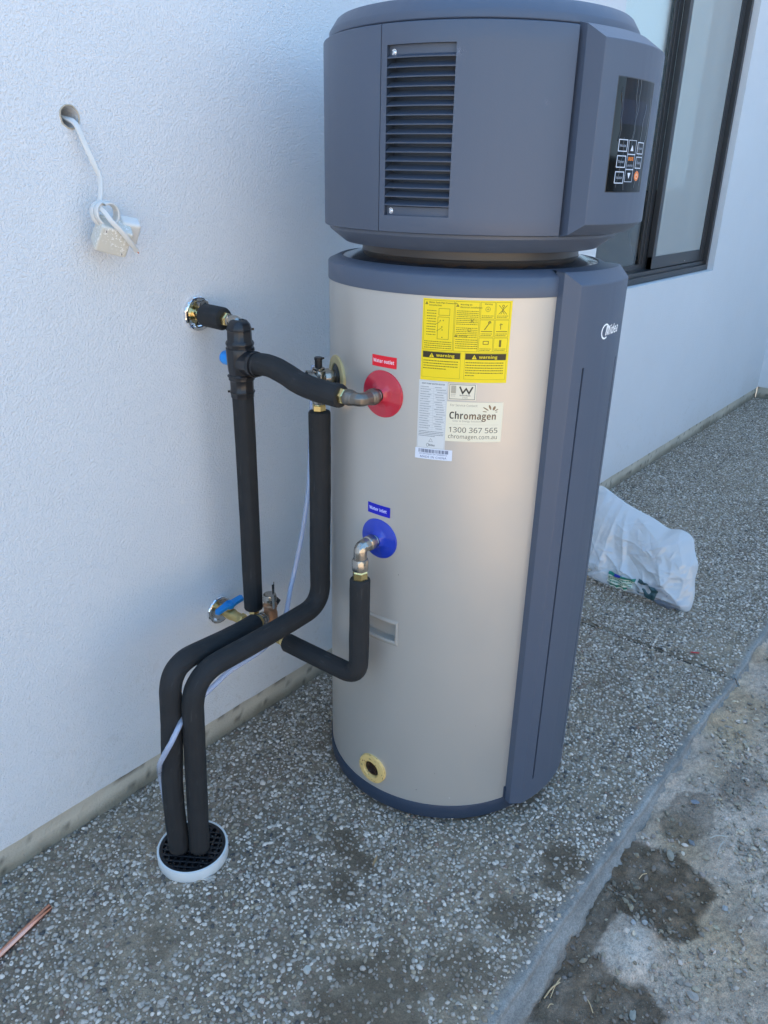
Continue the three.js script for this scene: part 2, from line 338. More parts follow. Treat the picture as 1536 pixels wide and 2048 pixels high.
  mesh('pane', new THREE.BoxGeometry(sx1 - sx0 - 0.06, sy1 - sy0 - 0.09, 0.005).translate((sx0 + sx1) / 2, (sy0 + sy1) / 2 + 0.008, -0.083), glass, win);
  const net = new THREE.MeshStandardMaterial({ transparent: true, opacity: 0.42, roughness: 0.7 }); net.color.setRGB(0.66, 0.67, 0.64);
  mesh('fly_screen', new THREE.BoxGeometry(sx1 - sx0 - 0.06, sy1 - sy0 - 0.09, 0.0008).translate((sx0 + sx1) / 2, (sy0 + sy1) / 2 + 0.008, -0.071), net, win);
  mesh('latch', bar(4.60, 4.606, sy0 + 0.012, sy0 + 0.017, -0.066, -0.062, 0.001), M.chrome, win);
}
{
  // blind behind the glass
  const b = thing('roller_blind', 'pale roller blind half lowered behind the window glass', 'blind', [4.15, 2.7, -0.142]);
  const pos = [], idx = [], n = 60, uv = [];
  for (let i = 0; i <= n; i++) for (let j = 0; j <= 8; j++) { const x = lerp(-0.80, 0.50, i / n), y = lerp(0, -1.17, j / 8); pos.push(x, y, 0.008 * Math.sin(x * 9 + 1) * (j / 8)); uv.push(x, y); }
  for (let i = 0; i < n; i++) for (let j = 0; j < 8; j++) { const a = i * 9 + j; idx.push(a, a + 1, a + 10, a, a + 10, a + 9); }
  const g = new THREE.BufferGeometry(); g.setAttribute('position', new THREE.Float32BufferAttribute(pos, 3)); g.setAttribute('uv', new THREE.Float32BufferAttribute(uv, 2)); g.setIndex(idx); g.computeVertexNormals();
  mesh('fabric', g, std({ rgb: [0.90, 0.91, 0.92], roughness: 0.8 }), b);
  mesh('hem_bar', new RoundedBoxGeometry(1.3, 0.022, 0.012, 2, 0.004).translate(-0.15, -1.18, 0), M.wallPlain, b);
  mesh('roller', new THREE.CylinderGeometry(0.025, 0.025, 1.24, 20).rotateZ(Math.PI / 2).translate(-0.10, 0.02, -0.01), M.whitePlastic, b);
  // dark chair inside, seen through the left pane
  const c = thing('chair', 'dark chair with a slanted back inside the room behind the left pane', 'chair', [4.62, 0.15, -0.52]);
  const dark = std({ rgb: [0.010, 0.013, 0.016], roughness: 0.5 });
  mesh('backrest', new RoundedBoxGeometry(0.10, 1.05, 0.36, 3, 0.03).rotateZ(0.03).translate(0.12, 1.02, 0), dark, c);
  mesh('headrest', new RoundedBoxGeometry(0.08, 0.36, 0.36, 3, 0.03).rotateZ(0.05).translate(0.08, 1.70, 0), dark, c);
  mesh('seat', new RoundedBoxGeometry(0.52, 0.08, 0.46, 3, 0.03).translate(-0.14, 0.50, 0), dark, c);
  for (const z of [-0.20, 0.20]) mesh('arm', tube(spline([[0.12, 0.98, z], [0.02, 1.00, z], [-0.10, 1.10, z], [-0.20, 1.26, z]], 30), 0.045, 12), dark, c);
  for (const x of [-0.36, 0.08]) for (const z of [-0.20, 0.20]) mesh('leg', new THREE.CylinderGeometry(0.02, 0.015, 0.46, 12).translate(x, 0.23, z), dark, c);
}

// ------------------------------------------------------------------ setting: path, ground
const dirtAt = (x, z) => {   // 0 clean .. 1 covered with brown mud
  const blob = (cx, cz, rx, rz, s = 1) => { const d = Math.hypot((x - cx) / rx, (z - cz) / rz) + 1.05 * fbm(x * 16, z * 16, 2, 4); return s * sstep(1.05, 0.5, d); };
  return clamp(Math.max(blob(1.08, 0.565, 0.05, 0.10, .8), blob(0.99, 0.63, 0.06, 0.05, .8), blob(1.39, 0.990, 0.075, 0.075, .85), blob(1.18, 0.98, 0.08, 0.07, .7), blob(0.80, 0.88, 0.20, 0.16, .75), blob(0.97, 0.95, 0.1, 0.08, .6), blob(1.55, 0.80, 0.09, 0.05, .5), blob(2.2, 0.75, 0.1, 0.06, .35), blob(0.62, 0.42, 0.05, 0.05, .35), blob(0.75, 0.68, .06, .04, .4)));
};
const dustAt = (x, z) => clamp(0.5 + 0.95 * fbm(x * 2.6, z * 2.6, 9, 4) + 0.35 * sstep(0.55, 1.0, z) * sstep(1.7, 0.7, x));
const EDGE = 1.070;
const edgeZ = (x) => EDGE + 0.009 * N3(x * 2.2, 4) + 0.006 * N3(x * 8, 6) + 0.0025 * N3(x * 26, 2);
const slabY = (x, z) => 0.0012 * N3(x * 12, z * 12) + 0.0009 * N3(x * 45, z * 45) - 0.0 * x;
function slab(x0, x1) {
  const nx = Math.ceil((x1 - x0) / (x1 > 3 ? 0.035 : 0.0125)), nz = 84, pos = [], col = [], uv = [], idx = [];
  const prof = [];   // (v across) -> top surface then rounded arris and rough face
  for (let j = 0; j <= nz; j++) prof.push(['top', j / nz]);
  for (let j = 1; j <= 8; j++) prof.push(['arris', j / 8]);
  for (let j = 1; j <= 30; j++) prof.push(['face', Math.pow(j / 30, 1.5)]);
  for (let i = 0; i <= nx; i++) {
    const x = lerp(x0, x1, i / nx), ez = edgeZ(x);
    for (const [k, t] of prof) {
      let y, z, rough = 0;
      if (k === 'top') { z = lerp(-0.02, ez, t); y = slabY(x, z); const e = Math.min(i, nx - i); if (e === 0) y -= 0.008; }
      else if (k === 'arris') { const a = t * Math.PI / 2; z = ez + 0.010 * Math.sin(a); y = slabY(x, ez) - 0.009 * (1 - Math.cos(a)) + 0.0012 * N3(x * 40, t * 3, 8); rough = 1; }
      else { y = -0.009 - 0.30 * t; const chip = sstep(0.08, 0.4, N3(x * 6.5, y * 9, 12)); z = ez + 0.010 + 0.020 * sstep(0, 0.10, t) + 0.02 * t + 0.030 * sstep(0.01, 0.14, t) * fbm(x * 9, y * 18, 1, 5) + 0.016 * sstep(0.06, 0.45, t) * (0.3 + N3(x * 5, 2.2)) - 0.010 * chip * sstep(0.02, 0.2, t) + 0.0045 * sstep(0.02, 0.1, t) * N3(x * 70, y * 70, 2) + 0.003 * sstep(0.03, 0.1, t) * N3(x * 150, y * 150, 5); rough = 1; }
      pos.push(x, y, z); uv.push(x, z - (k === 'face' ? y : 0));
      const d = dirtAt(x, z), u = dustAt(x, z), sp = 0.75 + 0.7 * fbm(x * 30, z * 30, 5, 3);
      let c = [lerp(0.29, 0.52, u), lerp(0.225, 0.395, u), lerp(0.165, 0.27, u)].map((v) => v * sp);
      c = [lerp(c[0], 0.125, d * .9), lerp(c[1], 0.084, d * .9), lerp(c[2], 0.049, d * .9)];
      const edgeBand = k === 'top' ? sstep(ez - 0.022 + 0.012 * N3(x * 8, 3), ez - 0.002, z) : 1;
      const fc = 0.33 + 0.2 * fbm(x * 8, (z - y) * 18, 3, 4) + 0.05 * N3(x * 60, y * 60), low = k === 'face' ? sstep(0.05, 0.45, t + 0.3 * fbm(x * 6, y * 8, 9)) : 0;
      const e = [lerp(fc, fc * .62, low), lerp(fc * 0.96, fc * .55, low), lerp(fc * 0.88, fc * .46, low)];
      c = c.map((v, q) => lerp(v, e[q] * (1 - 0.5 * d), edgeBand * 0.92));
      col.push(...c);
    }
  }
  const m = prof.length;
  for (let i = 0; i < nx; i++) for (let j = 0; j + 1 < m; j++) { const a = i * m + j, b = a + m; idx.push(a, a + 1, b + 1, a, b + 1, b); }
  const g = new THREE.BufferGeometry(); g.setAttribute('position', new THREE.Float32BufferAttribute(pos, 3)); g.setAttribute('color', new THREE.Float32BufferAttribute(col, 3)); g.setAttribute('uv', new THREE.Float32BufferAttribute(uv, 2)); g.setIndex(idx); g.computeVertexNormals();
  return g;
}
const path = new THREE.Group(); path.name = 'path'; scene.add(path); structure(path);
{
  const cm = std({ roughness: 0.93, vertexColors: true, map: scaled(gritMap, 2), bumpMap: scaled(gritBump, 2), bumpScale: 0.0016 });
  mesh('slab', slab(-1.2, 2.4815), cm, path);
  mesh('slab', slab(2.4885, 6.55), cm, path);
  mesh('slab_base', new THREE.BoxGeometry(7.7, 0.2, 1.0).translate(2.65, -0.112, 0.52), std({ rgb: [0.05, 0.05, 0.05], roughness: 1 }), path);
  // exposed aggregate: half-sunk pebbles
  const variants = [];
  for (let v = 0; v < 4; v++) {
    const g = mergeVertices(new THREE.IcosahedronGeometry(1, 1).deleteAttribute('uv').deleteAttribute('normal')), p = g.attributes.position;
    for (let i = 0; i < p.count; i++) { const a = V(p.getX(i), p.getY(i), p.getZ(i)); const f = 1 + 0.35 * N3(a.x * 1.1 + v * 5, a.y * 1.1, a.z * 1.1) + 0.15 * N3(a.x * 2.5, a.y * 2.5 + v * 3, a.z * 2.5); p.setXYZ(i, a.x * f, Math.max(-0.4, a.y * f), a.z * f); }
    g.computeVertexNormals(); variants.push(g);
  }
  const spots = [[], [], [], []], T = [1.563, 0.5013];
  const cell = 0.0078;
  for (let x = 0.15; x < 6.5; x += cell) for (let z = 0.004; z < 1.075; z += cell) {
    const px = x + (rnd() - 0.5) * cell * 1.3, pz = z + (rnd() - 0.5) * cell * 1.3, q = rnd(), q2 = rnd(), q3 = rnd(), q4 = rnd();
    if (px > 3.4 && q > 0.7) continue;
    if (Math.hypot(px - T[0], pz - T[1]) < 0.29) continue;
    if (Math.abs(px - 2.485) < 0.006) continue;
    const d = dirtAt(px, pz), u = dustAt(px, pz);
    const dens = (0.80 + 0.5 * fbm(px * 5, pz * 5, 20, 3)) * (1 - 0.68 * d) * (1 - 0.35 * sstep(0.55, 0.95, u));
    if (q > dens) continue;
    if (pz > edgeZ(px) - 0.004 || (pz > edgeZ(px) - 0.018 && q2 > 0.4)) continue;
    let r = 0.0019 + 0.0036 * Math.pow(q3, 1.7); if (q4 > 0.985) r *= 1.45;
    spots[(q2 * 997 | 0) % 4].push([px, pz, r, d, u]);
  }
  const pm = std({ roughness: 0.5, color: 0xffffff });
  spots.forEach((list, v) => {
    const im = new THREE.InstancedMesh(variants[v], pm, list.length), o = new THREE.Object3D(), c = new THREE.Color();
    list.forEach(([x, z, r, d, u], i) => {
      o.position.set(x, slabY(x, z) + r * 0.06, z); o.rotation.set((rnd() - .5) * 0.5, rnd() * 6.28, (rnd() - .5) * 0.5); o.scale.set(r * (0.85 + rnd() * 0.7), r * (0.55 + rnd() * 0.35), r * (0.7 + rnd() * 0.35)); o.updateMatrix(); im.setMatrixAt(i, o.matrix);
      const k = rnd(), b = rnd(); let t;
      if (k < 0.50) { const g = 0.40 + 0.46 * b * b; t = [g * 1.06, g * 0.92, g * 0.78]; }
      else if (k < 0.78) { const g = 0.24 + 0.17 * b; t = [g * 1.06, g * 0.88, g * 0.70]; }
      else if (k < 0.90) { const g = 0.26 + 0.24 * b; t = [g, g * 0.78, g * 0.52]; }
      else if (k < 0.95) { const g = 0.13 + 0.1 * b; t = [g, g * 0.6, g * 0.42]; }
      else t = [0.035, 0.035, 0.04];
      const film = 0.27 * u + 0.50 * d;
      t = [lerp(t[0], lerp(0.42, 0.115, d), film), lerp(t[1], lerp(0.345, 0.080, d), film), lerp(t[2], lerp(0.26, 0.050, d), film)];
      im.setColorAt(i, c.setRGB(...t));
    });
    im.name = 'aggregate'; im.userData = { kind: 'stuff' }; im.castShadow = im.receiveShadow = true; path.add(im);
  });
}
// bare soil beside the path, one sheet to the horizon
const edgeSoil = (x) => lerp(-0.088, -0.024, sstep(0.85, 1.75, x));
const soilY = (x, z) => {
  const d = Math.max(0, z - EDGE - 0.02), base = lerp(edgeSoil(x), -0.06, sstep(0.0, 0.9, d));
  const near = sstep(3.2, 1.6, z) * sstep(6, 4, Math.abs(x - 1.8));
  return base + Math.exp(-d / 0.035) * (0.014 * N3(x * 9, 3.1) + 0.009 * N3(x * 27, 5.2) + 0.004) + near * (0.016 * fbm(x * 4, z * 4, 1, 3) + 0.010 * fbm(x * 16, z * 16, 2, 3) + 0.0055 * N3(x * 48, z * 48, 3) + 0.0052 * N3(x * 100, z * 100, 1)) + 0.028 * Math.exp(-(((x - 1.318) / 0.07) ** 2 + ((z - 1.212) / 0.055) ** 2));
};
const wetAt = (x, z) => {
  const f = 0.55 * fbm(x * 9, z * 9, 31, 4);
  const blob = (cx, cz, rx, rz, e = 4) => { const d = Math.pow(Math.pow(Math.abs((x - cx) / rx), e) + Math.pow(Math.abs((z - cz) / rz), e), 1 / e) + f; return sstep(1.0, 0.92, d); };
  let w = Math.max(blob(1.515, 1.195, 0.125, 0.125), 0.9 * blob(1.36, 1.118, 0.16, 0.040, 3), 0.92 * blob(1.145, 1.215, 0.135, 0.135, 3), 0.55 * blob(1.78, 1.175, 0.12, 0.06, 2), 0.4 * blob(2.0, 1.25, 0.12, 0.05, 2));
  w *= 1 - 0.97 * sstep(1.1, 0.85, Math.hypot((x - 1.318) / 0.080, (z - 1.212) / 0.066) + 0.7 * f);
  w *= clamp(0.95 + 0.5 * fbm(x * 24, z * 24, 51, 3));
  return w;
};
{
  const xs = [], zs = [];
  for (const a of [-60, -30, -15, -8, -4, -2, -1, -0.5, 0]) xs.push(a);
  for (let x = 0.2; x < 3.4; x += 0.0085) xs.push(x);
  for (const a of [3.4, 3.5, 3.7, 4, 4.5, 5, 6, 8, 12, 20, 35, 60]) xs.push(a);
  for (let z = 1.055; z < 1.75; z += 0.0075) zs.push(z);
  for (let z = 1.75; z < 2.4; z += 0.03) zs.push(z);
  for (const a of [2.4, 2.6, 3, 3.5, 4.2, 5, 7, 10, 16, 28, 60]) zs.push(a);
  const pos = [], col = [], uv = [], idx = [];
  for (const x of xs) for (const z of zs) {
    pos.push(x, soilY(x, z), z); uv.push(x, z);
    const w = wetAt(x, z), v = 0.9 + 0.5 * fbm(x * 7, z * 7, 40, 4) + 0.28 * N3(x * 70, z * 70, 41), b = sstep(-0.1, 0.4, fbm(x * 3, z * 3, 44, 3));
    const dry = [0.66 * v, lerp(0.505, 0.455, b) * v, lerp(0.385, 0.275, b) * v], wet = [0.150 * v, 0.098 * v, 0.056 * v];
    const pale = sstep(1.0, 0.3, Math.hypot((x - 1.318) / 0.085, (z - 1.212) / 0.070)) * (0.75 + 0.5 * fbm(x * 30, z * 30, 8, 3)); for (let i = 0; i < 3; i++) dry[i] = lerp(dry[i], [0.70, 0.62, 0.53][i], 0.8 * clamp(pale));
    col.push(...dry.map((q, i) => lerp(q, wet[i], w * 0.97)));
  }
  const m = zs.length;
  for (let i = 0; i + 1 < xs.length; i++) for (let j = 0; j + 1 < m; j++) { const a = i * m + j, b = a + m; idx.push(a, a + 1, b + 1, a, b + 1, b); }
  const g = new THREE.BufferGeometry(); g.setAttribute('position', new THREE.Float32BufferAttribute(pos, 3)); g.setAttribute('color', new THREE.Float32BufferAttribute(col, 3)); g.setAttribute('uv', new THREE.Float32BufferAttribute(uv, 2)); g.setIndex(idx); g.computeVertexNormals();
  structure(mesh('ground', g, std({ roughness: 0.95, vertexColors: true, map: scaled(gritMap, 2.2), bumpMap: scaled(gritBump, 2.2), bumpScale: 0.003 })));
}
// boundary fence behind the photographer, sunlit, seen only in reflections
{
  const s = new THREE.Shape(), n = 160; s.moveTo(-9, 0);
  for (let i = 0; i <= n; i++) { const x = -9 + 20 * i / n; s.lineTo(x, (i % 4 < 2 ? 0 : 0.03)); }
  for (let i = n; i >= 0; i--) { const x = -9 + 20 * i / n; s.lineTo(x, (i % 4 < 2 ? 0 : 0.03) + 0.004); }
  const g = new THREE.ExtrudeGeometry(s, { depth: 1.8, bevelEnabled: false }); g.rotateX(-Math.PI / 2); g.translate(0, -0.08, 6.2);
  const f = thing('fence', 'cream ribbed metal fence across the yard behind the viewer', 'fence');
  mesh('sheet', g, std({ rgb: [0.52, 0.46, 0.37], roughness: 0.6 }), f);
  mesh('rail', new THREE.BoxGeometry(20, 0.05, 0.05).translate(1, 1.74, 6.16), std({ rgb: [0.46, 0.41, 0.33], roughness: 0.6 }), f);
}

// ------------------------------------------------------------------ printed labels
const line = (g, x, y, w, h, seed, col) => { const r = mulberry(seed); g.fillStyle = col; let p = x; while (p < x + w) { const L = 4 + r() * 16; g.fillRect(p, y, Math.min(L, x + w - p), h); p += L + 4; } };
const tri = (g, x, y, s, fg, bg) => { g.fillStyle = fg; g.beginPath(); g.moveTo(x, y - s); g.lineTo(x + s * 1.05, y + s * 0.8); g.lineTo(x - s * 1.05, y + s * 0.8); g.fill(); g.fillStyle = bg; g.fillRect(x - s * 0.1, y - s * 0.4, s * 0.2, s * 0.65); g.fillRect(x - s * 0.1, y + s * 0.4, s * 0.2, s * 0.2); };
function textFit(g, s, x, y, w, size, font, col, align = 'left') { g.font = font.replace('#', size); g.fillStyle = col; g.textAlign = 'left'; g.textBaseline = 'alphabetic'; const m = g.measureText(s).width; g.save(); g.translate(align === 'center' ? x - w / 2 : x, y); g.scale(w / m, 1); g.fillText(s, 0, 0); g.restore(); }
const T_ = {
  yellow: canvasTex(1024, 940, (g, w, h) => {
    g.fillStyle = '#f8d808'; g.fillRect(0, 0, w, h);
    const ink = '#6a5c08'; g.strokeStyle = '#8a7a10'; g.lineWidth = 3;
    tri(g, 44, 52, 18, ink, '#f8d808'); g.font = 'bold 24px sans-serif'; g.fillStyle = ink; g.fillText('Water Tank Pipe Connection', 72, 50); g.fillText('Introduction', 72, 80);
    g.lineWidth = 4; g.strokeStyle = ink; g.strokeRect(190, 105, 125, 75); g.strokeRect(182, 200, 130, 250); for (const [a, b] of [[210, 240], [245, 238], [232, 310], [236, 345], [238, 430]]) { g.beginPath(); g.arc(a, b, 5, 0, 7); g.stroke(); }
    for (const [a, b] of [[210, 240], [232, 310]]) { g.beginPath(); g.moveTo(a, b + 10); g.lineTo(a - 60, b + 50); g.stroke(); }
    for (let i = 0; i < 10; i++) line(g, 50, 130 + i * 30, 110, 8, i + 3, ink);
    for (let i = 0; i < 4; i++) line(g, 30, 478 + i * 24, 320, 8, i + 33, ink);
    tri(g, 402, 62, 18, ink, '#f8d808'); g.fillStyle = ink; g.fillText('Warning on', 432, 58); g.fillText('Electrical Installation', 432, 88);
    for (let i = 0; i < 15; i++) if (i !== 8) line(g, 395, 118 + i * 21, 245, 7, i + 63, ink);
    g.lineWidth = 6; g.beginPath(); g.moveTo(556, 210); g.lineTo(590, 245); g.moveTo(590, 210); g.lineTo(556, 245); g.stroke(); g.lineWidth = 4; g.beginPath(); g.arc(548, 330, 18, 0, 7); g.stroke();
    tri(g, 398, 400, 18, ink, '#f8d808'); g.fillStyle = ink; g.fillText('Warning', 432, 408); for (let i = 0; i < 5; i++) line(g, 395, 440 + i * 24, 255, 8, i + 93, ink);
    g.lineWidth = 3; g.strokeRect(15, 18, 350, 560); g.strokeRect(378, 18, 272, 560);
    const bx = (x, y, ww, hh, k) => { g.lineWidth = 3; g.strokeRect(x, y, ww, hh); line(g, x + 14, y + hh - 38, ww - 28, 7, k, ink); line(g, x + 14, y + hh - 20, ww - 40, 7, k + 1, ink); };
    bx(664, 18, 162, 185, 1); bx(838, 18, 160, 185, 4); bx(664, 215, 162, 190, 7); bx(838, 215, 160, 190, 9); bx(664, 417, 162, 160, 11); bx(838, 417, 160, 160, 13);
    g.fillStyle = ink; g.font = 'bold 22px sans-serif'; g.fillText('Warning', 705, 45); g.lineWidth = 4; g.beginPath(); g.arc(745, 95, 26, 0, 7); g.moveTo(730, 95); g.lineTo(760, 95); g.moveTo(745, 80); g.lineTo(745, 112); g.stroke();
    g.lineWidth = 6; g.beginPath(); g.arc(920, 60, 12, 0, 7); g.moveTo(920, 72); g.lineTo(915, 110); g.lineTo(935, 150); g.moveTo(915, 110); g.lineTo(895, 150); g.moveTo(870, 50); g.lineTo(965, 150); g.moveTo(965, 50); g.lineTo(870, 150); g.stroke();
    g.lineWidth = 10; g.beginPath(); g.moveTo(720, 325); g.lineTo(770, 250); g.arc(775, 243, 12, 2, 7); g.stroke(); g.fillStyle = ink; g.fillRect(680, 340, 130, 8); g.fillRect(855, 340, 130, 8);
    g.lineWidth = 8; g.beginPath(); g.moveTo(905, 320); g.lineTo(905, 250); g.moveTo(890, 270); g.lineTo(925, 262); g.stroke(); g.strokeRect(715, 455, 60, 34); g.fillRect(900, 440, 26, 80);
    for (const [x, ww, k] of [[22, 440, 1], [520, 476, 2]]) {
      g.fillStyle = '#2a2208'; g.fillRect(x, 600, ww, 72); tri(g, x + 105, 642, 28, '#f8d808', '#2a2208'); textFit(g, 'warning', x + 160, 655, 215, 48, 'bold #px sans-serif', '#f8d808');
      for (let i = 0; i < (k === 1 ? 4 : 6); i++) line(g, x + 8, 700 + i * 30, (i === (k === 1 ? 3 : 5)) ? ww * (k === 1 ? .62 : .22) : ww - 30, 11, i + 200 * k, '#7a6c0a');
      g.strokeStyle = '#a08e10'; g.lineWidth = 3; g.strokeRect(x - 5, 594, ww + 10, 306);
    }
  }),
  plate: canvasTex(512, 1024, (g, w, h) => {
    g.fillStyle = '#d9d9d6'; g.fillRect(0, 0, w, h); g.fillStyle = '#55575a';
    textFit(g, 'HEAT PUMP WATER HEATER', 50, 60, 410, 32, 'bold #px sans-serif', '#55575a'); g.strokeStyle = '#777'; g.lineWidth = 2; g.strokeRect(14, 14, w - 28, h - 28);
    for (let i = 0; i < 18; i++) { const y = 92 + i * 36; g.strokeStyle = '#9a9a9a'; g.beginPath(); g.moveTo(20, y + 24); g.lineTo(w - 20, y + 24); g.stroke(); line(g, 28, y, 150 + (i * 37 % 60), 9, i + 7, '#74767a'); line(g, 290 + (i % 3) * 20, y, 120 + (i * 53 % 60), 9, i + 77, '#74767a'); }
    g.strokeStyle = '#9a9a9a'; g.beginPath(); g.moveTo(270, 86); g.lineTo(270, 730); g.stroke();
    for (let i = 0; i < 4; i++) line(g, 28, 752 + i * 24, i === 3 ? 300 : 450, 9, i + 301, '#66686c');
    g.strokeStyle = '#666'; g.lineWidth = 4; g.beginPath(); g.moveTo(255, 862); g.lineTo(290, 912); g.lineTo(220, 912); g.closePath(); g.stroke();
    g.lineWidth = 6; g.beginPath(); g.arc(205, 965, 24, 1.2, 5.6); g.stroke(); textFit(g, 'Midea', 212, 980, 120, 44, 'bold #px sans-serif', '#555');
  }),
  wmark: canvasTex(512, 320, (g, w, h) => {
    g.fillStyle = '#eadfc6'; g.fillRect(0, 0, w, h); g.strokeStyle = '#3a332a'; g.lineWidth = 8; g.strokeRect(22, 16, w - 48, h - 36);
    g.lineWidth = 30; g.lineJoin = 'miter'; g.beginPath(); g.moveTo(205, 52); g.lineTo(262, 180); g.lineTo(322, 92); g.lineTo(378, 180); g.lineTo(440, 52); g.stroke();
    textFit(g, 'WaterMark', 208, 238, 200, 34, 'bold #px sans-serif', '#3a332a'); textFit(g, '21526', 258, 280, 100, 30, '#px sans-serif', '#3a332a');
    for (let i = 0; i < 11; i++) { g.fillStyle = '#5a4c3c'; g.fillRect(48, 40 + i * 14, 90, 7); } line(g, 48, 210, 90, 8, 3, '#8a7c66'); line(g, 48, 240, 80, 8, 4, '#8a7c66');
  }),
  service: canvasTex(1024, 704, (g, w, h) => {
    g.fillStyle = '#efe4c8'; g.fillRect(0, 0, w, h); const ink = '#4c3d2c';
    textFit(g, 'For Service Contact:', 62, 78, 500, 52, '#px sans-serif', '#a3947c');
    textFit(g, 'Chr', 52, 300, 255, 172, 'bold #px sans-serif', '#2f251a'); textFit(g, 'omagen', 312, 300, 600, 165, 'bold #px sans-serif', '#6d5238');
    textFit(g, 'Solar & Energy Solutions', 120, 350, 530, 42, '#px sans-serif', '#a3947c');
    g.fillStyle = '#8c6c48'; const petal = (a, d, L, W) => { g.save(); g.translate(820, 175); g.rotate(a); g.beginPath(); g.ellipse(d, 0, L, W, 0, 0, 7); g.fill(); g.restore(); };
    petal(-3.02, 130, 40, 7); petal(-2.62, 130, 60, 10); petal(-1.98, 100, 46, 17); petal(-1.1, 85, 40, 22); petal(-0.5, 95, 34, 9); petal(-0.1, 85, 20, 6);
    g.strokeStyle = '#cbbd9f'; g.lineWidth = 3; g.beginPath(); g.moveTo(50, 395); g.lineTo(960, 395); g.stroke();
    textFit(g, '1300 367 565', 52, 540, 905, 128, '#px sans-serif', ink); textFit(g, 'chromagen.com.au', 52, 650, 905, 100, '#px sans-serif', '#6b5a44');
  }),
  barcode: canvasTex(512, 160, (g, w, h) => {
    g.fillStyle = '#dfe3ec'; g.fillRect(0, 0, w, h); const r = mulberry(5); g.fillStyle = '#3c4460'; let x = 50; while (x < 460) { const b = 3 + (r() * 9 | 0); g.fillRect(x, 12, b, 52); x += b + 3 + (r() * 7 | 0); }
    textFit(g, '341207260013A130800012', 56, 92, 390, 28, '#px sans-serif', '#4a5476'); textFit(g, 'MADE IN CHINA', 68, 142, 370, 44, '#px sans-serif', '#46507c');
  }),
  outlet: canvasTex(512, 190, (g, w, h) => { g.fillStyle = '#f0182c'; g.fillRect(0, 0, w, h); textFit(g, 'Water outlet', 24, 122, 440, 84, 'bold #px sans-serif', '#ffe6ea'); }),
  inlet: canvasTex(512, 190, (g, w, h) => { g.fillStyle = '#1010b8'; g.fillRect(0, 0, w, h); textFit(g, 'Water inlet', 36, 122, 400, 84, 'bold #px sans-serif', '#e6e6ff'); }),
  logo: canvasTex(512, 220, (g, w, h) => {
    g.clearRect(0, 0, w, h); g.strokeStyle = '#fff'; g.fillStyle = '#fff'; g.lineWidth = 22; g.beginPath(); g.ellipse(110, 110, 84, 90, 0.25, 0.75, 5.75); g.stroke();
    g.save(); g.translate(104, 158); g.transform(1, 0, -0.16, 1, 0, 0); textFit(g, 'Midea', 0, 6, 392, 168, 'bold #px sans-serif', '#fff'); g.restore();
  }),
  smudge: canvasTex(256, 256, (g, w, h) => {
    g.clearRect(0, 0, w, h); const r = mulberry(31);
    for (let i = 0; i < 60; i++) { const q = Math.pow(r(), 1.6), x = 14 + q * 190 + 20 * r(), y = 128 + (r() - 0.5) * (150 - 90 * q), R = 3 + 16 * r() * (1 - q); const G = g.createRadialGradient(x, y, 0, x, y, R); G.addColorStop(0, 'rgba(190,200,220,' + (0.08 + 0.34 * r() * (1 - q)) + ')'); G.addColorStop(1, 'rgba(190,200,220,0)'); g.fillStyle = G; g.beginPath(); g.arc(x, y, R, 0, 7); g.fill(); }
  }),
  film: canvasTex(256, 448, (g, w, h) => {
    g.fillStyle = '#808080'; g.fillRect(0, 0, w, h); const r = mulberry(9); g.lineCap = 'round';
    for (const [x, a, b] of [[118, 0, 260], [126, 0, 250], [196, 90, 300], [232, 60, 420], [30, 40, 240], [60, 230, 440], [178, 250, 430], [100, 380, 440]]) { for (const [q, c] of [[7, '#8c8c8c'], [4, '#a8a8a8'], [2, '#d8d8d8']]) { g.strokeStyle = c; g.lineWidth = q; g.beginPath(); let px = x; for (let y = a; y <= b; y += 20) { px = x + 10 * Math.sin(y * 0.016 + x) + 3 * Math.sin(y * 0.07); y === a ? g.moveTo(px, y) : g.lineTo(px, y); } g.stroke(); } }
  }, false),
  panel: canvasTex(512, 896, (g, w, h) => {
    g.fillStyle = '#07080b'; g.fillRect(0, 0, w, h);
    g.fillStyle = '#141a2c'; g.fillRect(60, 160, 400, 190); g.fillStyle = '#0a0c14'; g.fillRect(60, 20, 400, 140);
    g.strokeStyle = '#c9d2df'; g.lineWidth = 8; g.lineJoin = 'round';
    const key = (x, y, t) => { g.strokeRect(x, y, 104, 92); textFit(g, t, x + 14, y + 58, 76, 30, '#px sans-serif', '#b9c3d3'); };
    key(84, 474, 'Mode'); key(84, 604, 'Timer'); key(84, 734, 'Vacation'); key(346, 486, 'E-heater'); key(346, 606, 'Clock');
    g.lineWidth = 5; g.strokeRect(208, 474, 108, 340); g.lineWidth = 9; g.beginPath(); g.moveTo(204, 588); g.lineTo(320, 588); g.moveTo(204, 712); g.lineTo(320, 712); g.stroke();
    g.fillStyle = '#dfe6ef'; g.beginPath(); g.moveTo(262, 510); g.lineTo(284, 560); g.lineTo(240, 560); g.fill(); g.beginPath(); g.moveTo(262, 790); g.lineTo(284, 740); g.lineTo(240, 740); g.fill();
    textFit(g, '888', 222, 640, 80, 44, 'bold #px sans-serif', '#f0861c'); textFit(g, 'ENTER', 224, 690, 76, 26, '#px sans-serif', '#b9c3d3');
    g.fillStyle = '#f0823a'; g.beginPath(); g.arc(392, 764, 42, 0, 7); g.fill(); g.strokeStyle = '#fbd0a8'; g.lineWidth = 6; g.beginPath(); g.arc(392, 766, 20, -1.1, 4.2); g.moveTo(392, 738); g.lineTo(392, 762); g.stroke();
  }),
};

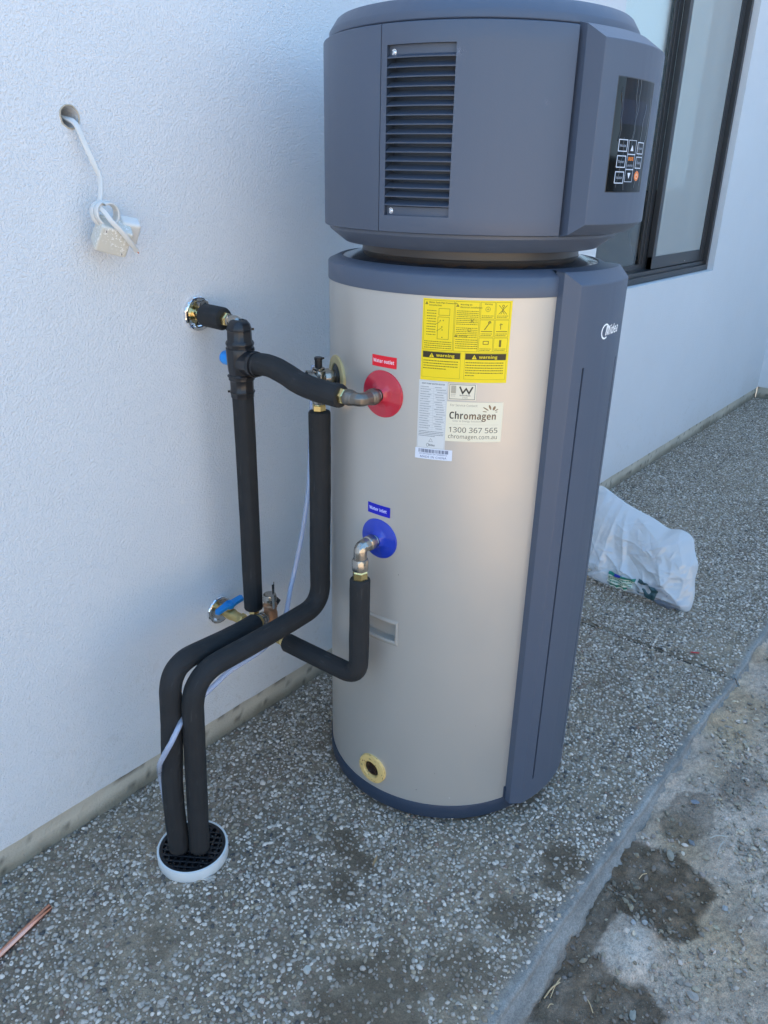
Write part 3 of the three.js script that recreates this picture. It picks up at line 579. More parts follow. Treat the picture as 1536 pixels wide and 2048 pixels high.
// ------------------------------------------------------------------ heat pump water heater
const CX = 1.563, CZ = 0.5013;
const heater = thing('water_heater', 'tall round grey heat pump water heater with slate blue head, standing on the path', 'water heater', [CX, 0, CZ]);
{
  const R = 0.3191;
  const H = (n, g, m, p = heater) => mesh(n, g, m, p);
  // tank skin with an opening for the hand grip
  const h0 = 168.9, h1 = 187, hy0 = 0.529, hy1 = 0.573;
  H('tank', [
    sweep([[R, 0.056], [R, hy0]], 112.4, 428, 130), sweep([[R, hy0], [R, hy1]], 112.4, h0, 30), sweep([[R, hy0], [R, hy1]], h1, 428, 110),
    sweep([[R, hy1], [R, 1.338]], 112.4, 428, 130)], M.tank);
  const grip = H('hand_grip', [recess(h1, h0, hy0, hy1, R, R - 0.020), ringStrip([[h1 + 0.7, hy0 - 0.005, R + .003], [h1 + .7, hy1 + .005, R + .003], [h0 - .7, hy1 + .005, R + .003], [h0 - .7, hy0 - .005, R + .003]], [[h1, hy0, R + 0.001], [h1, hy1, R + 0.001], [h0, hy1, R + 0.001], [h0, hy0, R + 0.001]], 14),
    ringStrip([[h1 + 1.6, hy0 - 0.013, R + .0005], [h1 + 1.6, hy1 + .013, R + .0005], [h0 - 1.6, hy1 + .013, R + .0005], [h0 - 1.6, hy0 - .013, R + .0005]], [[h1 + 0.7, hy0 - 0.005, R + .003], [h1 + .7, hy1 + .005, R + .003], [h0 - .7, hy1 + .005, R + .003], [h0 - .7, hy0 - .005, R + .003]], 14)], M.tankTrim);
  H('base_ring', sweep([[0.300, 0.006], [0.311, 0.006], [0.3115, 0.012], [R + 0.0022, 0.016], [R + 0.003, 0.020], [R + 0.003, 0.054], [R + 0.0018, 0.0565], [R - 0.003, 0.0567]], 0, 360, 120, { crease: 0.6 }), M.slateDark);
  H('underside', new THREE.CylinderGeometry(0.302, 0.302, 0.02, 60).translate(0, 0.018, 0), M.slot);
  for (const a of [30, 150, 270]) H('foot', new THREE.CylinderGeometry(0.022, 0.025, 0.010, 20).translate(0.22 * Math.cos(a * D2R), 0.0065, 0.22 * Math.sin(a * D2R)), M.blackPlastic);
  // top cap of the tank with its chamfer and glossy recessed lid
  H('tank_cap', sweep([[R - 0.002, 1.336], [R + 0.0016, 1.3368], [R + 0.0018, 1.339], [R + 0.0018, 1.3735], [R + 0.0004, 1.3752], [0.2975, 1.3856], [0.2945, 1.3866], [0.2895, 1.3868], [0.2880, 1.3850]], 112.4, 428, 140, { crease: 0.7 }), M.slate);
  H('cap_lip', sweep([[0.2880, 1.3850], [0.2895, 1.3868], [0.2945, 1.3866], [0.2975, 1.3856], [0.3000, 1.3800]], 66, 114, 36, { crease: 0.7 }), M.slate);
  H('tank_lid', sweep([[0.2885, 1.3835], [0.2870, 1.3850], [0.2840, 1.3862], [0.262, 1.3920], [0.246, 1.3968], [0.20, 1.398]], 0, 360, 120, { crease: 0.8 }), M.disc);
  H('neck', sweep([[0.246, 1.395], [0.2432, 1.3985], [0.2425, 1.43], [0.2425, 1.46]], 0, 360, 110), M.neck);
  // ---- head
  const HR = 0.3272;
  H('head', [sweep([[0.2, 1.4165], [0.281, 1.4165], [0.2835, 1.418], [0.3135, 1.4405], [0.3160, 1.4435], [0.3172, 1.452], [0.3172, 1.4800]], 0, 360, 140, { crease: 0.45 }),
    sweep([[0.3172, 1.4800], [0.3172, 1.7650]], 177.4, 513.8, 130), sweep([[0.3172, 1.7650], [0.3172, 1.799], [0.30, 1.80]], 0, 360, 140, { crease: 0.45 })], M.slate);
  H('head_lid', sweep([[0.31, 1.7990], [0.3148, 1.8015], [0.3155, 1.803], [0.3150, 1.8135], [0.3140, 1.8155], [0.3010, 1.8345], [0.297, 1.8375], [0.20, 1.848], [0.001, 1.852]], 0, 360, 140, { crease: 0.45 }), M.slate);
  const sideProfile = (a, b) => [[0.316, a], [HR - 0.0040, a + 0.0004], [HR - 0.0008, a + 0.0022], [HR, a + 0.005], [HR, b - 0.005], [HR - 0.0008, b - 0.0022], [HR - 0.004, b - 0.0004], [0.316, b]];
  const py0 = 1.4495, py1 = 1.7985;
  // back shell and front-left panel (split at the seam), the latter with the grille opening
  H('side_panel', sweep(sideProfile(py0, py1), 179.75, 414, 90, { caps: true }), M.slate);
  const v0 = 177.2, v1 = 154.0, vy0 = 1.481, vy1 = 1.764;
  const pr = sideProfile(py0, py1), low = pr.slice(0, 4).concat([[HR, vy0]]), high = [[HR, vy1]].concat(pr.slice(4));
  H('side_panel', [sweep(low, 115.75, 179.45, 40), sweep(high, 115.75, 179.45, 40), sweep([[HR, vy0], [HR, vy1]], 115.75, v1, 24), sweep([[HR, vy0], [HR, vy1]], v0, 179.45, 3),
    sweep([[HR, py0 + 0.005], [0.316, py0 + .005], [0.316, py1 - .005], [HR, py1 - .005]], 179.45, 179.44, 1), sweep([[HR, py0 + 0.005], [0.316, py0 + .005], [0.316, py1 - .005], [HR, py1 - .005]], 115.75, 115.76, 1)], M.slate);
  // grille
  const gr = H('grille', recess(v0, v1, vy0, vy1, HR, 0.3010), M.slateDark);
  H('grille_back', patch(v0 - 0.05, v1 + 0.05, vy0 + 0.001, vy1 - 0.001, 0.3018, 14, 1), M.slateDark, gr);
  const slatMat = std({ rgb: [0.070, 0.088, 0.125], roughness: 0.42 });
  const y1st = 1.7438, pitch = (1.7438 - 1.4993) / 16;
  for (let k = 0; k < 17; k++) {
    const y = y1st - k * pitch;
    const blade = [[HR - 0.0004, y - 0.0010], [HR - 0.0002, y + 0.0010], [HR - 0.0020, y + 0.0016], [0.3130, y + 0.0090], [0.3118, y + 0.0078], [HR - 0.0035, y - 0.0006]];
    H('louvre_slat', sweep(blade.concat([blade[0]]), v1, v0, 14, { crease: 0.35 }), slatMat, gr);
  }
  H('blank_plate', sweep([[0.3040, 1.7462], [0.3185, 1.7475], [0.3185, vy1]], v1, v0, 14), M.slate, gr);
  H('blank_plate', sweep([[0.3185, vy0], [0.3185, 1.4968], [0.3040, 1.4980]], v1, v0, 14), M.slate, gr);
  for (const y of [1.7532, 1.4890]) { const a = 175.5; H('screw', [latheAt([[0.0038, -0.001], [0.0038, 0.0006], [0.003, 0.0017], [0.0016, 0.0023], [0, 0.0025]], cyl(a, 0.3186, y), cyl(a, 1, 0), 20), latheAt([[0.0052, 0], [0.0052, 0.0006], [0, 0.0006]], cyl(a, 0.3184, y), cyl(a, 1, 0), 20)], M.chrome, gr); }
  // raised control boss on the front
  const bo = [[111.3, 1.4725, 0.3662], [111.3, 1.7765, 0.3662], [68.7, 1.7765, 0.3662], [68.7, 1.4725, 0.3662]];
  const bm = [[113.9, 1.4535, 0.3400], [113.9, 1.7990, 0.3345], [66.1, 1.7990, 0.3345], [66.1, 1.4535, 0.3400]];
  const bi = [[114.3, 1.4480, 0.3150], [114.3, 1.8035, 0.3150], [65.7, 1.8035, 0.3150], [65.7, 1.4480, 0.3150]];
  const bx = [[111.0, 1.4745, 0.3668], [111.0, 1.7745, 0.3668], [69.0, 1.7745, 0.3668], [69.0, 1.4745, 0.3668]];
  H('front_boss', [ringStrip(bi, bm, 30, 10), ringStrip(bm, bo, 30, 10), ringStrip(bo, bx, 30, 10), patch(111.0, 69.0, 1.4745, 1.7745, 0.3668, 36, 1)], M.slate);
  const cp = H('control_panel', [patch(104.5, 83.0, 1.5315, 1.7195, 0.3674, 22, 6)], std({ map: T_.panel, roughness: 0.05, specularIntensity: 0.7, ior: 1.42, clearcoat: 0, bumpMap: T_.film, bumpScale: 0.005 }));
  H('bezel', ringStrip([[104.75, 1.5297, 0.3668], [104.75, 1.7213, 0.3668], [82.75, 1.7213, 0.3668], [82.75, 1.5297, 0.3668]], [[104.5, 1.5315, 0.3674], [104.5, 1.7195, 0.3674], [83, 1.7195, 0.3674], [83, 1.5315, 0.3674]], 20), M.blackPlastic, cp);
  // ---- cover over the front of the tank
  const ring = (a, y0, y1, r, rt = r) => [[a, y0, r], [a, y1, rt], [180 - a, y1, rt], [180 - a, y0, r]];
  const c0 = ring(112.75, 0.046, 1.3850, 0.312), c1 = ring(112.25, 0.048, 1.3845, 0.3395, 0.3340), c2 = ring(108.3, 0.052, 1.3620, 0.3560), c3 = ring(108.0, 0.054, 1.3595, 0.3567);
  const strips = [ringStrip(c0, c1, 40, 30, 0.25), ringStrip(c1, c2, 40, 30, 0.25), ringStrip(c2, c3, 40, 30, 0.3)];
  const gA = 103.1, gB = 102.2, gy0 = 0.117, gy1 = 1.196, fr = 0.3567;
  strips.push(patch(108, gA, 0.054, 1.3595, fr, 8, 30), patch(gA, gB, 0.054, gy0, fr, 2, 1), patch(gA, gB, gy1, 1.3595, fr, 2, 1), patch(gB, 180 - gB, 0.054, 1.3595, fr, 34, 30), patch(180 - gB, 180 - gA, 0.054, gy0, fr, 2, 1), patch(180 - gB, 180 - gA, gy1, 1.3595, fr, 2, 1), patch(180 - gA, 72, 0.054, 1.3595, fr, 8, 30));
  strips.push(recess(gA, gB, gy0, gy1, fr, fr - 0.006, 2), recess(180 - gB, 180 - gA, gy0, gy1, fr, fr - 0.006, 2));
  H('front_cover', strips, M.slate);
  H('cover_lip', sweep([[0.3188, 0.050], [0.3222, 0.052], [0.3222, 0.088], [0.3188, 0.092]], 112.5, 113.6, 2, { caps: true }), M.slateDark);
  H('cover_top', sweep([[0.2950, 1.3864], [0.316, 1.3858], [0.3345, 1.3842]], 67.2, 112.8, 24), M.slate);
  const lg = std({ map: T_.logo, alphaTest: 0.5, roughness: 0.4, transparent: true });
  H('brand_logo', patch(95.2, 80.4, 1.2455, 1.2805, 0.3571, 12, 1), lg);
  // ---- stickers
  const st = (n, a, b, y0, y1, t, r = R + 0.0006, rough = 0.42) => H(n, patch(a, b, y0, y1, r, 14, 2), std({ map: t, roughness: rough }));
  const y1 = st('warning_sticker', 161.7, 130.1, 1.1700, 1.3320, T_.yellow); y1.userData.label = 'yellow warning sticker';
  st('rating_plate', 162.1, 151.3, 1.0235, 1.1698, T_.plate).userData.label = 'pale specification plate';
  st('certification_sticker', 151.0, 140.8, 1.1330, 1.1665, T_.wmark).userData.label = 'small cream sticker with a large W';
  st('service_sticker', 151.4, 130.4, 1.0445, 1.1292, T_.service).userData.label = 'cream service contact sticker';
  st('barcode_sticker', 162.6, 148.3, 1.0005, 1.0242, T_.barcode, R + 0.0010).userData.label = 'white barcode sticker';
  st('outlet_sticker', 182.7, 171.4, 1.1836, 1.2072, T_.outlet).userData.label = 'red sticker reading Water outlet';
  st('inlet_sticker', 184.0, 172.6, 0.8455, 0.8705, T_.inlet).userData.label = 'blue sticker reading Water inlet';
  // ---- ports
  const esc = (r) => [[r, -0.006], [r, -0.001], [r - 0.0012, 0.0008], [r * 0.86, 0.0028], [r * 0.62, 0.0044], [r * 0.46, 0.0066], [0.016, 0.0115], [0.0145, 0.0145], [0.0138, 0.0150], [0.0125, 0.012]];
  H('outlet_escutcheon', latheAt(esc(0.0515), cyl(177.6, R, 1.126), cyl(177.6, 1, 0), 64), M.red).userData.label = 'red outlet collar';
  H('inlet_escutcheon', latheAt(esc(0.0490), cyl(178.0, R, 0.787), cyl(178, 1, 0), 64), M.blue).userData.label = 'blue inlet collar';
  const dp = H('drain_port', latheAt([[0.0425, -0.007], [0.0425, 0.0035], [0.0415, 0.0055], [0.0275, 0.0092], [0.0248, 0.0086], [0.0232, 0.0066], [0.0222, 0.0020], [0.0218, 0.0006]], cyl(179.1, R, 0.1155), cyl(179.1, 1, 0), 56), std({ rgb: [0.80, 0.56, 0.21], roughness: 0.45, map: dataTex(256, (u, v) => { const k = n1(u * 26, v * 26, 26) + 0.6 * n2(u * 60, v * 60, 60); const s = sstep(0.62, 0.85, k); return [1 - 0.62 * s, 1 - 0.66 * s, 1 - 0.62 * s]; }) }));
  H('plug', latheAt([[0.0224, 0.0004], [0.0185, 0.0008], [0.0165, 0.0012], [0.0160, 0.0050], [0.0122, 0.0054], [0.0108, 0.0022], [0.0070, 0.0016], [0.0066, 0.0030], [0, 0.0032]], cyl(179.1, R, 0.1155), cyl(179.1, 1, 0), 40), std({ rgb: [0.075, 0.048, 0.036], roughness: 0.3, metalness: 0.7 }), dp);
  H('relief_port', latheAt([[0.0500, -0.010], [0.0500, 0.002], [0.0485, 0.0035], [0.0315, 0.0035], [0.0305, 0.001]], cyl(208.5, R, 1.128), cyl(208.5, 1, 0), 60), M.creamRing);
  H('relief_seal', latheAt([[0.031, -0.002], [0.031, 0.001], [0.029, 0.0022], [0.013, 0.0022]], cyl(208.5, R, 1.128), cyl(208.5, 1, 0), 48), M.blackPlastic);
  { const mk = (a, y, w, hh, m) => H('mark', patch(a + w, a - w, y - hh, y + hh, R + 0.0003, 1, 1), m); const pale = std({ rgb: [0.8, 0.78, 0.74], roughness: 0.6 }), dull = std({ rgb: [0.22, 0.20, 0.18], roughness: 0.7 });
    mk(140.5, 0.083, 0.22, 0.0013, pale); mk(156, 0.098, 0.25, 0.0010, dull); mk(148, 0.16, 0.15, 0.0009, dull); mk(131, 0.31, 0.12, 0.0008, dull); mk(168, 0.71, 0.12, 0.0016, dull); }
  // scuffs
  const smudge = std({ map: T_.smudge, transparent: true, roughness: 0.7 });
  H('smudge', patch(154.0, 149.6, 1.7370, 1.7610, HR + 0.0003, 4, 1), smudge);
  H('smudge', patch(125.5, 123.0, 1.665, 1.685, HR + 0.0003, 3, 1), smudge);
}

// ------------------------------------------------------------------ plumbing
const PX = 1.173, PZ = 0.148;
{
  const flange = [[0.0408, 0], [0.0412, 0.0030], [0.0405, 0.0062], [0.0385, 0.0088], [0.0355, 0.0098], [0.0320, 0.0088], [0.0295, 0.0060], [0.0280, 0.0030], [0.0260, 0.0020], [0.012, 0.0016]];
  // upper stub from the wall
  const up = thing('wall_stub_pipe', 'short black foam covered pipe leaving the upper chrome wall flange', 'pipe', [PX, 1.241, 0]);
  mesh('wall_flange', latheAt(flange, [0, 0, -0.001], [0, 0, 1], 56, 0.9), M.chrome, up);
  mesh('nipple', [latheAt([[0.0115, 0], [0.0115, 0.03]], [0, 0, 0], [0, 0, 1], 28), latheAt([[0.0135, 0.0], [0.0148, 0.001], [0.0148, 0.0045], [0.0135, 0.0055]], [0, 0, 0.017], [0, 0, 1], 28)], M.brass, up);
  mesh('hex_nut', hexNut(0.0165, 0.010, [0, 0, 0.0055], [0, 0, 1], 0.3), M.brass, up);
  mesh('insulation', tube([V(0, 0, 0.026), V(0, -0.0004, 0.06), V(0, -0.0012, 0.098)], 0.0262, 32, { round: 0.006, hole: 0.012, wob: 0.02 }), M.foam, up);
  mesh('hex_nut', hexNut(0.0160, 0.016, [0, -0.001, 0.0975], [0, 0, 1], 0.2), M.brass, up);
  mesh('elbow', [tube(fillet([[0, -0.001, 0.112], [0, 0.0005, PZ], [0, -0.03, PZ]], 0.016, 0.004), 0.0118, 24, { round: 0.002 }), latheAt([[0.0118, 0], [0.0134, 0.001], [0.0134, 0.006], [0.0118, 0.007]], [0, -0.001, 0.115], [0, 0, 1], 28)], M.steel, up);

  // tempering valve: black tee with moulded rings
  const tv = thing('tempering_valve', 'black plastic tee valve with a round blue cap on its wall side', 'valve', [PX, 0, PZ]);
  mesh('body', [latheAt([[0.012, 1.2455], [0.0185, 1.2435], [0.0255, 1.2350], [0.0278, 1.2270], [0.0285, 1.2255], [0.0285, 1.2215], [0.0277, 1.2200], [0.0283, 1.1995], [0.0316, 1.1955], [0.0328, 1.1920], [0.0318, 1.1885], [0.0310, 1.1870], [0.0308, 1.1830], [0.0325, 1.1790], [0.0324, 1.165], [0.0316, 1.145], [0.0298, 1.128], [0.0282, 1.1215], [0.0312, 1.1185], [0.0314, 1.1155], [0.0300, 1.1125], [0.0302, 1.1085], [0.0274, 1.1050], [0.0270, 1.0845], [0.0284, 1.0825], [0.0286, 1.0765], [0.0276, 1.0745], [0.0268, 1.066], [0.0225, 1.065]], [0, 0, 0], [0, 1, 0], 56, 0.7),
    latheAt([[0.0290, 0], [0.0290, 0.040], [0.0300, 0.0415], [0.0300, 0.0455], [0.0288, 0.047], [0.0288, 0.0495], [0.024, 0.050]], [0, 1.150, 0.004], [0, 0, 1], 48, 0.7)], M.blackPlastic, tv);
  const tie = (y, r, a) => [new THREE.TorusGeometry(r, 0.0012, 8, 56).rotateX(Math.PI / 2).translate(0, y, 0), new RoundedBoxGeometry(0.005, 0.005, 0.006, 2, 0.001).translate(0, 0, r + 0.002).rotateY(a).translate(0, y, 0)];
  for (const [y, r, a] of [[1.2235, 0.0287, 0.85], [1.1812, 0.0316, 0.35], [1.1168, 0.0316, 0.4], [1.0795, 0.0288, -2.3]]) mesh('cable_tie', tie(y, r, a), std({ rgb: [0.014, 0.014, 0.016], roughness: 0.25 }), tv);
  mesh('blue_cap', latheAt([[0.0165, 0], [0.0165, 0.026], [0.0150, 0.0300], [0.0120, 0.0318], [0, 0.0325]], [0, 1.151, -0.028], [0, 0, -1], 36), M.bluePlastic, tv);

  // riser
  const rs = thing('riser_pipe', 'straight vertical black foam pipe between the tee valve and lower stop valve', 'pipe', [PX, 0, PZ]);
  mesh('insulation', tube([V(0.0005, 1.068, 0), V(0.001, 0.95, 0.0005), V(0, 0.75, 0.001), V(-0.001, 0.6, 0), V(-0.0015, 0.493, 0)].flatMap((p, i, a) => i + 1 < a.length ? [0, .25, .5, .75].map((t) => p.clone().lerp(a[i + 1], t)) : [p]), (t) => 0.0252 - 0.0006 * t, 32, { round: 0.004, hole: 0.011, wob: 0.02 }), M.foam, rs);
  mesh('hex_nut', hexNut(0.0150, 0.014, [0, 0.479, 0], [0, 1, 0], 0.3), M.brass, rs);

  // outlet branch
  const ob = thing('outlet_pipe', 'sagging black foam pipe running from the tee valve to the red outlet', 'pipe', [0, 0, 0]);
  const op = spline([[1.1735, 1.1505, PZ + 0.048], [1.1745, 1.1535, 0.215], [1.1765, 1.1525, 0.250], [1.1785, 1.1425, 0.292], [1.1785, 1.1315, 0.328], [1.1775, 1.1255, 0.370], [1.1755, 1.1240, 0.415], [1.1740, 1.1250, 0.462]], 50);
  mesh('insulation', tube(op, 0.0252, 32, { round: 0.0045, hole: 0.012, wob: 0.025 }), M.foam, ob);
  mesh('collar', latheAt([[0.0257, 0], [0.0262, 0.001], [0.0262, 0.006], [0.0256, 0.007]], [1.1735, 1.150, PZ + 0.056], [0, 0, 1], 40), M.blackPlastic, ob);
  mesh('hex_nut', hexNut(0.0172, 0.017, [1.1735, 1.1270, 0.4600], [-0.06, -0.01, 1], 0.25), M.brass, ob);
  const ol = (p, d, k = 1) => latheAt([[0.0128 * k, 0], [0.0164 * k, 0.0015], [0.0172 * k, 0.004], [0.0172 * k, 0.0125], [0.0160 * k, 0.0145], [0.0158 * k, 0.019], [0.0140 * k, 0.022]], p, d, 32);
  mesh('elbow', [ol([1.1725, 1.1268, 0.4765], [0, 0, 1]), tube(fillet([[1.1725, 1.1268, 0.486], [1.1725, 1.1265, 0.5152], [1.210, 1.1262, 0.5152]], 0.012, 0.003), 0.0142, 28, { round: 0.002 }), ol([1.222, 1.1261, 0.5152], [-1, 0, 0], 1.02)], M.gunmetal, ob);
  mesh('nipple', [latheAt([[0.0118, 0], [0.0118, 0.03]], [1.217, 1.1261, 0.5152], [1, 0, 0], 28)], M.gunmetal, ob);
  mesh('thread_tape', latheAt([[0.0118, 0], [0.0132, 0.0008], [0.0130, 0.0048], [0.0120, 0.0055]], [1.221, 1.1261, 0.5152], [1, 0, 0], 28), M.whitePlastic, ob);

  // inlet pipe
  const ib = thing('inlet_pipe', 'L shaped black foam pipe rising from the lower valve to the blue inlet', 'pipe', [0, 0, 0]);
  const IX = 1.179, IZ = 0.5120;
  mesh('insulation', tube(fillet([[1.171, 0.4405, 0.272], [1.172, 0.4430, 0.42], [IX - 0.002, 0.442, IZ], [IX, 0.56, IZ], [IX + 0.0015, 0.709, IZ]], [0.05, 0.07, 0.06], 0.008), 0.0238, 32, { round: 0.0045, hole: 0.012, wob: 0.03 }), M.foam, ib);
  mesh('hex_nut', hexNut(0.0180, 0.023, [IX + 0.0015, 0.7065, IZ], [0, 1, 0], 0.35), M.brass, ib);
  mesh('hex_nut', hexNut(0.0160, 0.014, [1.171, 0.4395, 0.257], [0, 0, 1], 0.4), M.brass, ib);
  mesh('elbow', [latheAt([[0.0145, 0], [0.0185, 0.003], [0.0188, 0.006], [0.0188, 0.026], [0.0170, 0.030], [0.0150, 0.031]], [IX + 0.0015, 0.7290, IZ], [0, 1, 0], 32), tube(fillet([[IX + 0.0015, 0.750, IZ], [IX + 0.0015, 0.7872, IZ], [1.216, 0.7872, IZ]], 0.012, 0.003), 0.0152, 28, { round: 0.002 }), latheAt([[0.0145, 0], [0.0172, 0.002], [0.0174, 0.005], [0.0174, 0.019], [0.0160, 0.021], [0.0145, 0.022]], [1.2245, 0.7872, IZ], [-1, 0, 0], 32)], M.steel, ib);
  mesh('nipple', latheAt([[0.0118, 0], [0.0118, 0.028]], [1.219, 0.7872, IZ], [1, 0, 0], 28), M.steel, ib);
  mesh('thread_tape', latheAt([[0.0118, 0], [0.0134, 0.0008], [0.0132, 0.0048], [0.0120, 0.0055]], [1.2240, 0.7872, IZ], [1, 0, 0], 28), std({ rgb: [0.45, 0.58, 0.72], roughness: 0.5 }), ib);

  // stop valve on the lower wall flange
  const sv = thing('stop_valve', 'brass stop valve with blue butterfly handle at the lower wall flange', 'valve', [PX - 0.002, 0.438, 0]);
  mesh('wall_flange', latheAt(flange, [0, -0.006, -0.001], [0, 0, 1], 56, 0.9), M.chrome, sv);
  mesh('body', [latheAt([[0.0105, 0], [0.0105, 0.026], [0.0135, 0.030], [0.0155, 0.034], [0.0165, 0.042], [0.0165, 0.058], [0.0150, 0.066], [0.0140, 0.068], [0.0140, 0.104], [0.0120, 0.110], [0.0120, 0.26]], [0, 0, 0], [0, 0, 1], 32), hexNut(0.0175, 0.014, [0, 0, 0.010], [0, 0, 1], 0.2), hexNut(0.0165, 0.016, [0, 0.002, 0.092], [0, 0, 1], 0.5),
    latheAt([[0.009, 0], [0.009, 0.022], [0.007, 0.024]], [0, 0.006, 0.050], [0, 1, 0], 20), latheAt([[0.0125, 0], [0.0125, 0.045]], [0.002, 0, PZ], [0, 1, 0], 28)], M.brassDull, sv);
  const hs = new THREE.Shape(); hs.moveTo(-0.044, -0.007); hs.lineTo(-0.013, -0.010); hs.quadraticCurveTo(0, -0.017, 0.013, -0.010); hs.lineTo(0.040, -0.009); hs.lineTo(0.046, 0.004); hs.lineTo(0.042, 0.009); hs.lineTo(0.013, 0.010); hs.quadraticCurveTo(0, 0.017, -0.013, 0.010); hs.lineTo(-0.042, 0.009); hs.lineTo(-0.047, 0.003); hs.closePath();
  const hg = new THREE.ExtrudeGeometry(hs, { depth: 0.007, bevelEnabled: true, bevelSize: 0.0012, bevelThickness: 0.0012, bevelSegments: 2 }); hg.rotateX(-Math.PI / 2); { const p = hg.attributes.position; for (let i = 0; i < p.count; i++) { const x = p.getX(i); p.setY(i, p.getY(i) + (Math.abs(x) > 0.012 ? (x < 0 ? -0.22 : 0.10) * (Math.abs(x) - 0.012) : 0)); } hg.computeVertexNormals(); } hg.translate(0, 0.026, 0.050);
  mesh('handle', [hg, latheAt([[0.012, 0.020], [0.0125, 0.030], [0.0115, 0.037], [0.007, 0.0375], [0.006, 0.035], [0, 0.035]], [0, 0, 0.050], [0, 1, 0], 28)], M.lever, sv);

  // expansion control valve
  const ev = thing('expansion_valve', 'bronze expansion valve with a thin upright lever behind the crossing pipes', 'valve', [PX - 0.001, 0, 0.213]);
  mesh('body', [latheAt([[0.006, 0.425], [0.017, 0.430], [0.0185, 0.445], [0.0185, 0.505], [0.0165, 0.512], [0.0165, 0.522], [0.0185, 0.524], [0.0185, 0.530], [0.0160, 0.533], [0.0160, 0.542]], [0, 0, 0], [0, 1, 0], 32), latheAt([[0.013, 0], [0.013, 0.045]], [0, 0.500, 0], [-1, 0, 0], 28)], M.bronze, ev);
  mesh('cap', latheAt([[0.0175, 0.541], [0.0178, 0.543], [0.0178, 0.551], [0.0170, 0.5525], [0.0172, 0.556], [0.0160, 0.560], [0.010, 0.5615], [0, 0.5615]], [0, 0, 0], [0, 1, 0], 32), M.steel, ev);
  mesh('union', [latheAt([[0.0135, 0], [0.0165, 0.001], [0.0170, 0.006], [0.0150, 0.0075], [0.0170, 0.009], [0.0170, 0.015], [0.0150, 0.0165], [0.0172, 0.018], [0.0172, 0.025], [0.014, 0.027]], [-0.020, 0.500, 0], [-1, 0, 0.05], 32)], M.steel, ev);
  mesh('lever', [new RoundedBoxGeometry(0.007, 0.072, 0.0018, 2, 0.0008).translate(-0.006, 0.562, 0.0195), new RoundedBoxGeometry(0.003, 0.05, 0.0014, 2, 0.0006).translate(0.003, 0.575, 0.014)], M.chrome, ev);
  mesh('drain_spout', new RoundedBoxGeometry(0.018, 0.022, 0.012, 2, 0.003).rotateZ(0.7).translate(0.024, 0.529, -0.004), M.blackPlastic, ev);
  mesh('test_screw', hexNut(0.006, 0.006, [-0.036, 0.484, 0.012], [0, -0.2, 1], 0.2), M.whitePlastic, ev);

  // relief valve on the tank
  const tvx = 1.250, tvz = 0.3225;
  const tp = thing('relief_valve', 'silver relief valve with a black cap beside the tank behind the outlet pipe', 'valve', [tvx, 0, tvz]);
  mesh('body', [latheAt([[0.0135, 1.066], [0.0170, 1.074], [0.0190, 1.088], [0.0190, 1.139], [0.0175, 1.1440], [0.0140, 1.146], [0.0140, 1.1500], [0.0115, 1.1515], [0, 1.1515]], [0, 0, 0], [0, 1, 0], 32), latheAt([[0.0130, -0.030], [0.0178, -0.028], [0.0178, 0.008], [0.0168, 0.010], [0.0195, 0.012], [0.0195, 0.024], [0.0150, 0.026], [0.0150, 0.05]], [0, 1.128, 0], [0.883, 0, 0.469], 32)], M.steel, tp);
  mesh('cap', [latheAt([[0.0085, 1.150], [0.0085, 1.168], [0.0095, 1.1685], [0.0095, 1.1735], [0.0080, 1.1748], [0, 1.1748]], [0, 0, 0], [0, 1, 0], 24), new RoundedBoxGeometry(0.010, 0.004, 0.009, 2, 0.001).translate(0.008, 1.171, 0.002)], M.blackPlastic, tp);
  mesh('outlet', latheAt([[0.0115, 1.050], [0.0115, 1.072]], [0, 0, 0], [0, 1, 0], 28), M.steel, tp);

  // relief drain, front of the two dropping into the grate
  const rd = thing('relief_drain_pipe', 'long black foam drain pipe from the relief valve, front one at the grate', 'pipe', [0, 0, 0]);
  mesh('insulation', tube(fillet([[tvx + 0.001, 1.050, tvz], [tvx + 0.003, 0.85, 0.320], [tvx, 0.66, 0.318], [tvx + 0.002, 0.536, 0.316], [1.05, 0.528, 0.316], [0.840, 0.533, 0.320], [0.834, 0.35, 0.316], [0.824, 0.034, 0.310]], [0.1, 0.1, 0.085, 0.1, 0.085, 0.2], 0.008), (t) => 0.0258 - 0.0012 * t, 32, { round: 0.0045, hole: 0.011, wob: 0.022 }), M.foam, rd);
  mesh('hex_nut', [hexNut(0.0160, 0.016, [tvx, 1.050, tvz], [0, 1, 0], 0.45), latheAt([[0.014, 0], [0.0135, 0.004], [0.0125, 0.006]], [tvx, 1.065, tvz], [0, 1, 0], 28)], M.brass, rd);

  const ed = thing('expansion_drain_pipe', 'black foam drain pipe from the expansion valve, rear one at the grate', 'pipe', [0, 0, 0]);
  mesh('insulation', tube(fillet([[1.112, 0.505, 0.222], [1.02, 0.520, 0.245], [0.812, 0.556, 0.280], [0.806, 0.40, 0.278], [0.790, 0.22, 0.272], [0.7925, 0.034, 0.272]], [0.1, 0.09, 0.1, 0.15], 0.008), 0.0247, 32, { round: 0.0045, hole: 0.011, wob: 0.022 }), M.foam, ed);
  mesh('collar', latheAt([[0.0150, 0], [0.0165, 0.001], [0.0165, 0.012], [0.0130, 0.013]], [1.128, 0.503, 0.217], [-1, 0.1, 0.25], 28), M.brassDull, ed);

  // clear condensate hose
  const ch = thing('drain_hose', 'thin clear plastic hose from behind the heater looping round the drain pipes', 'hose', [0, 0, 0]);
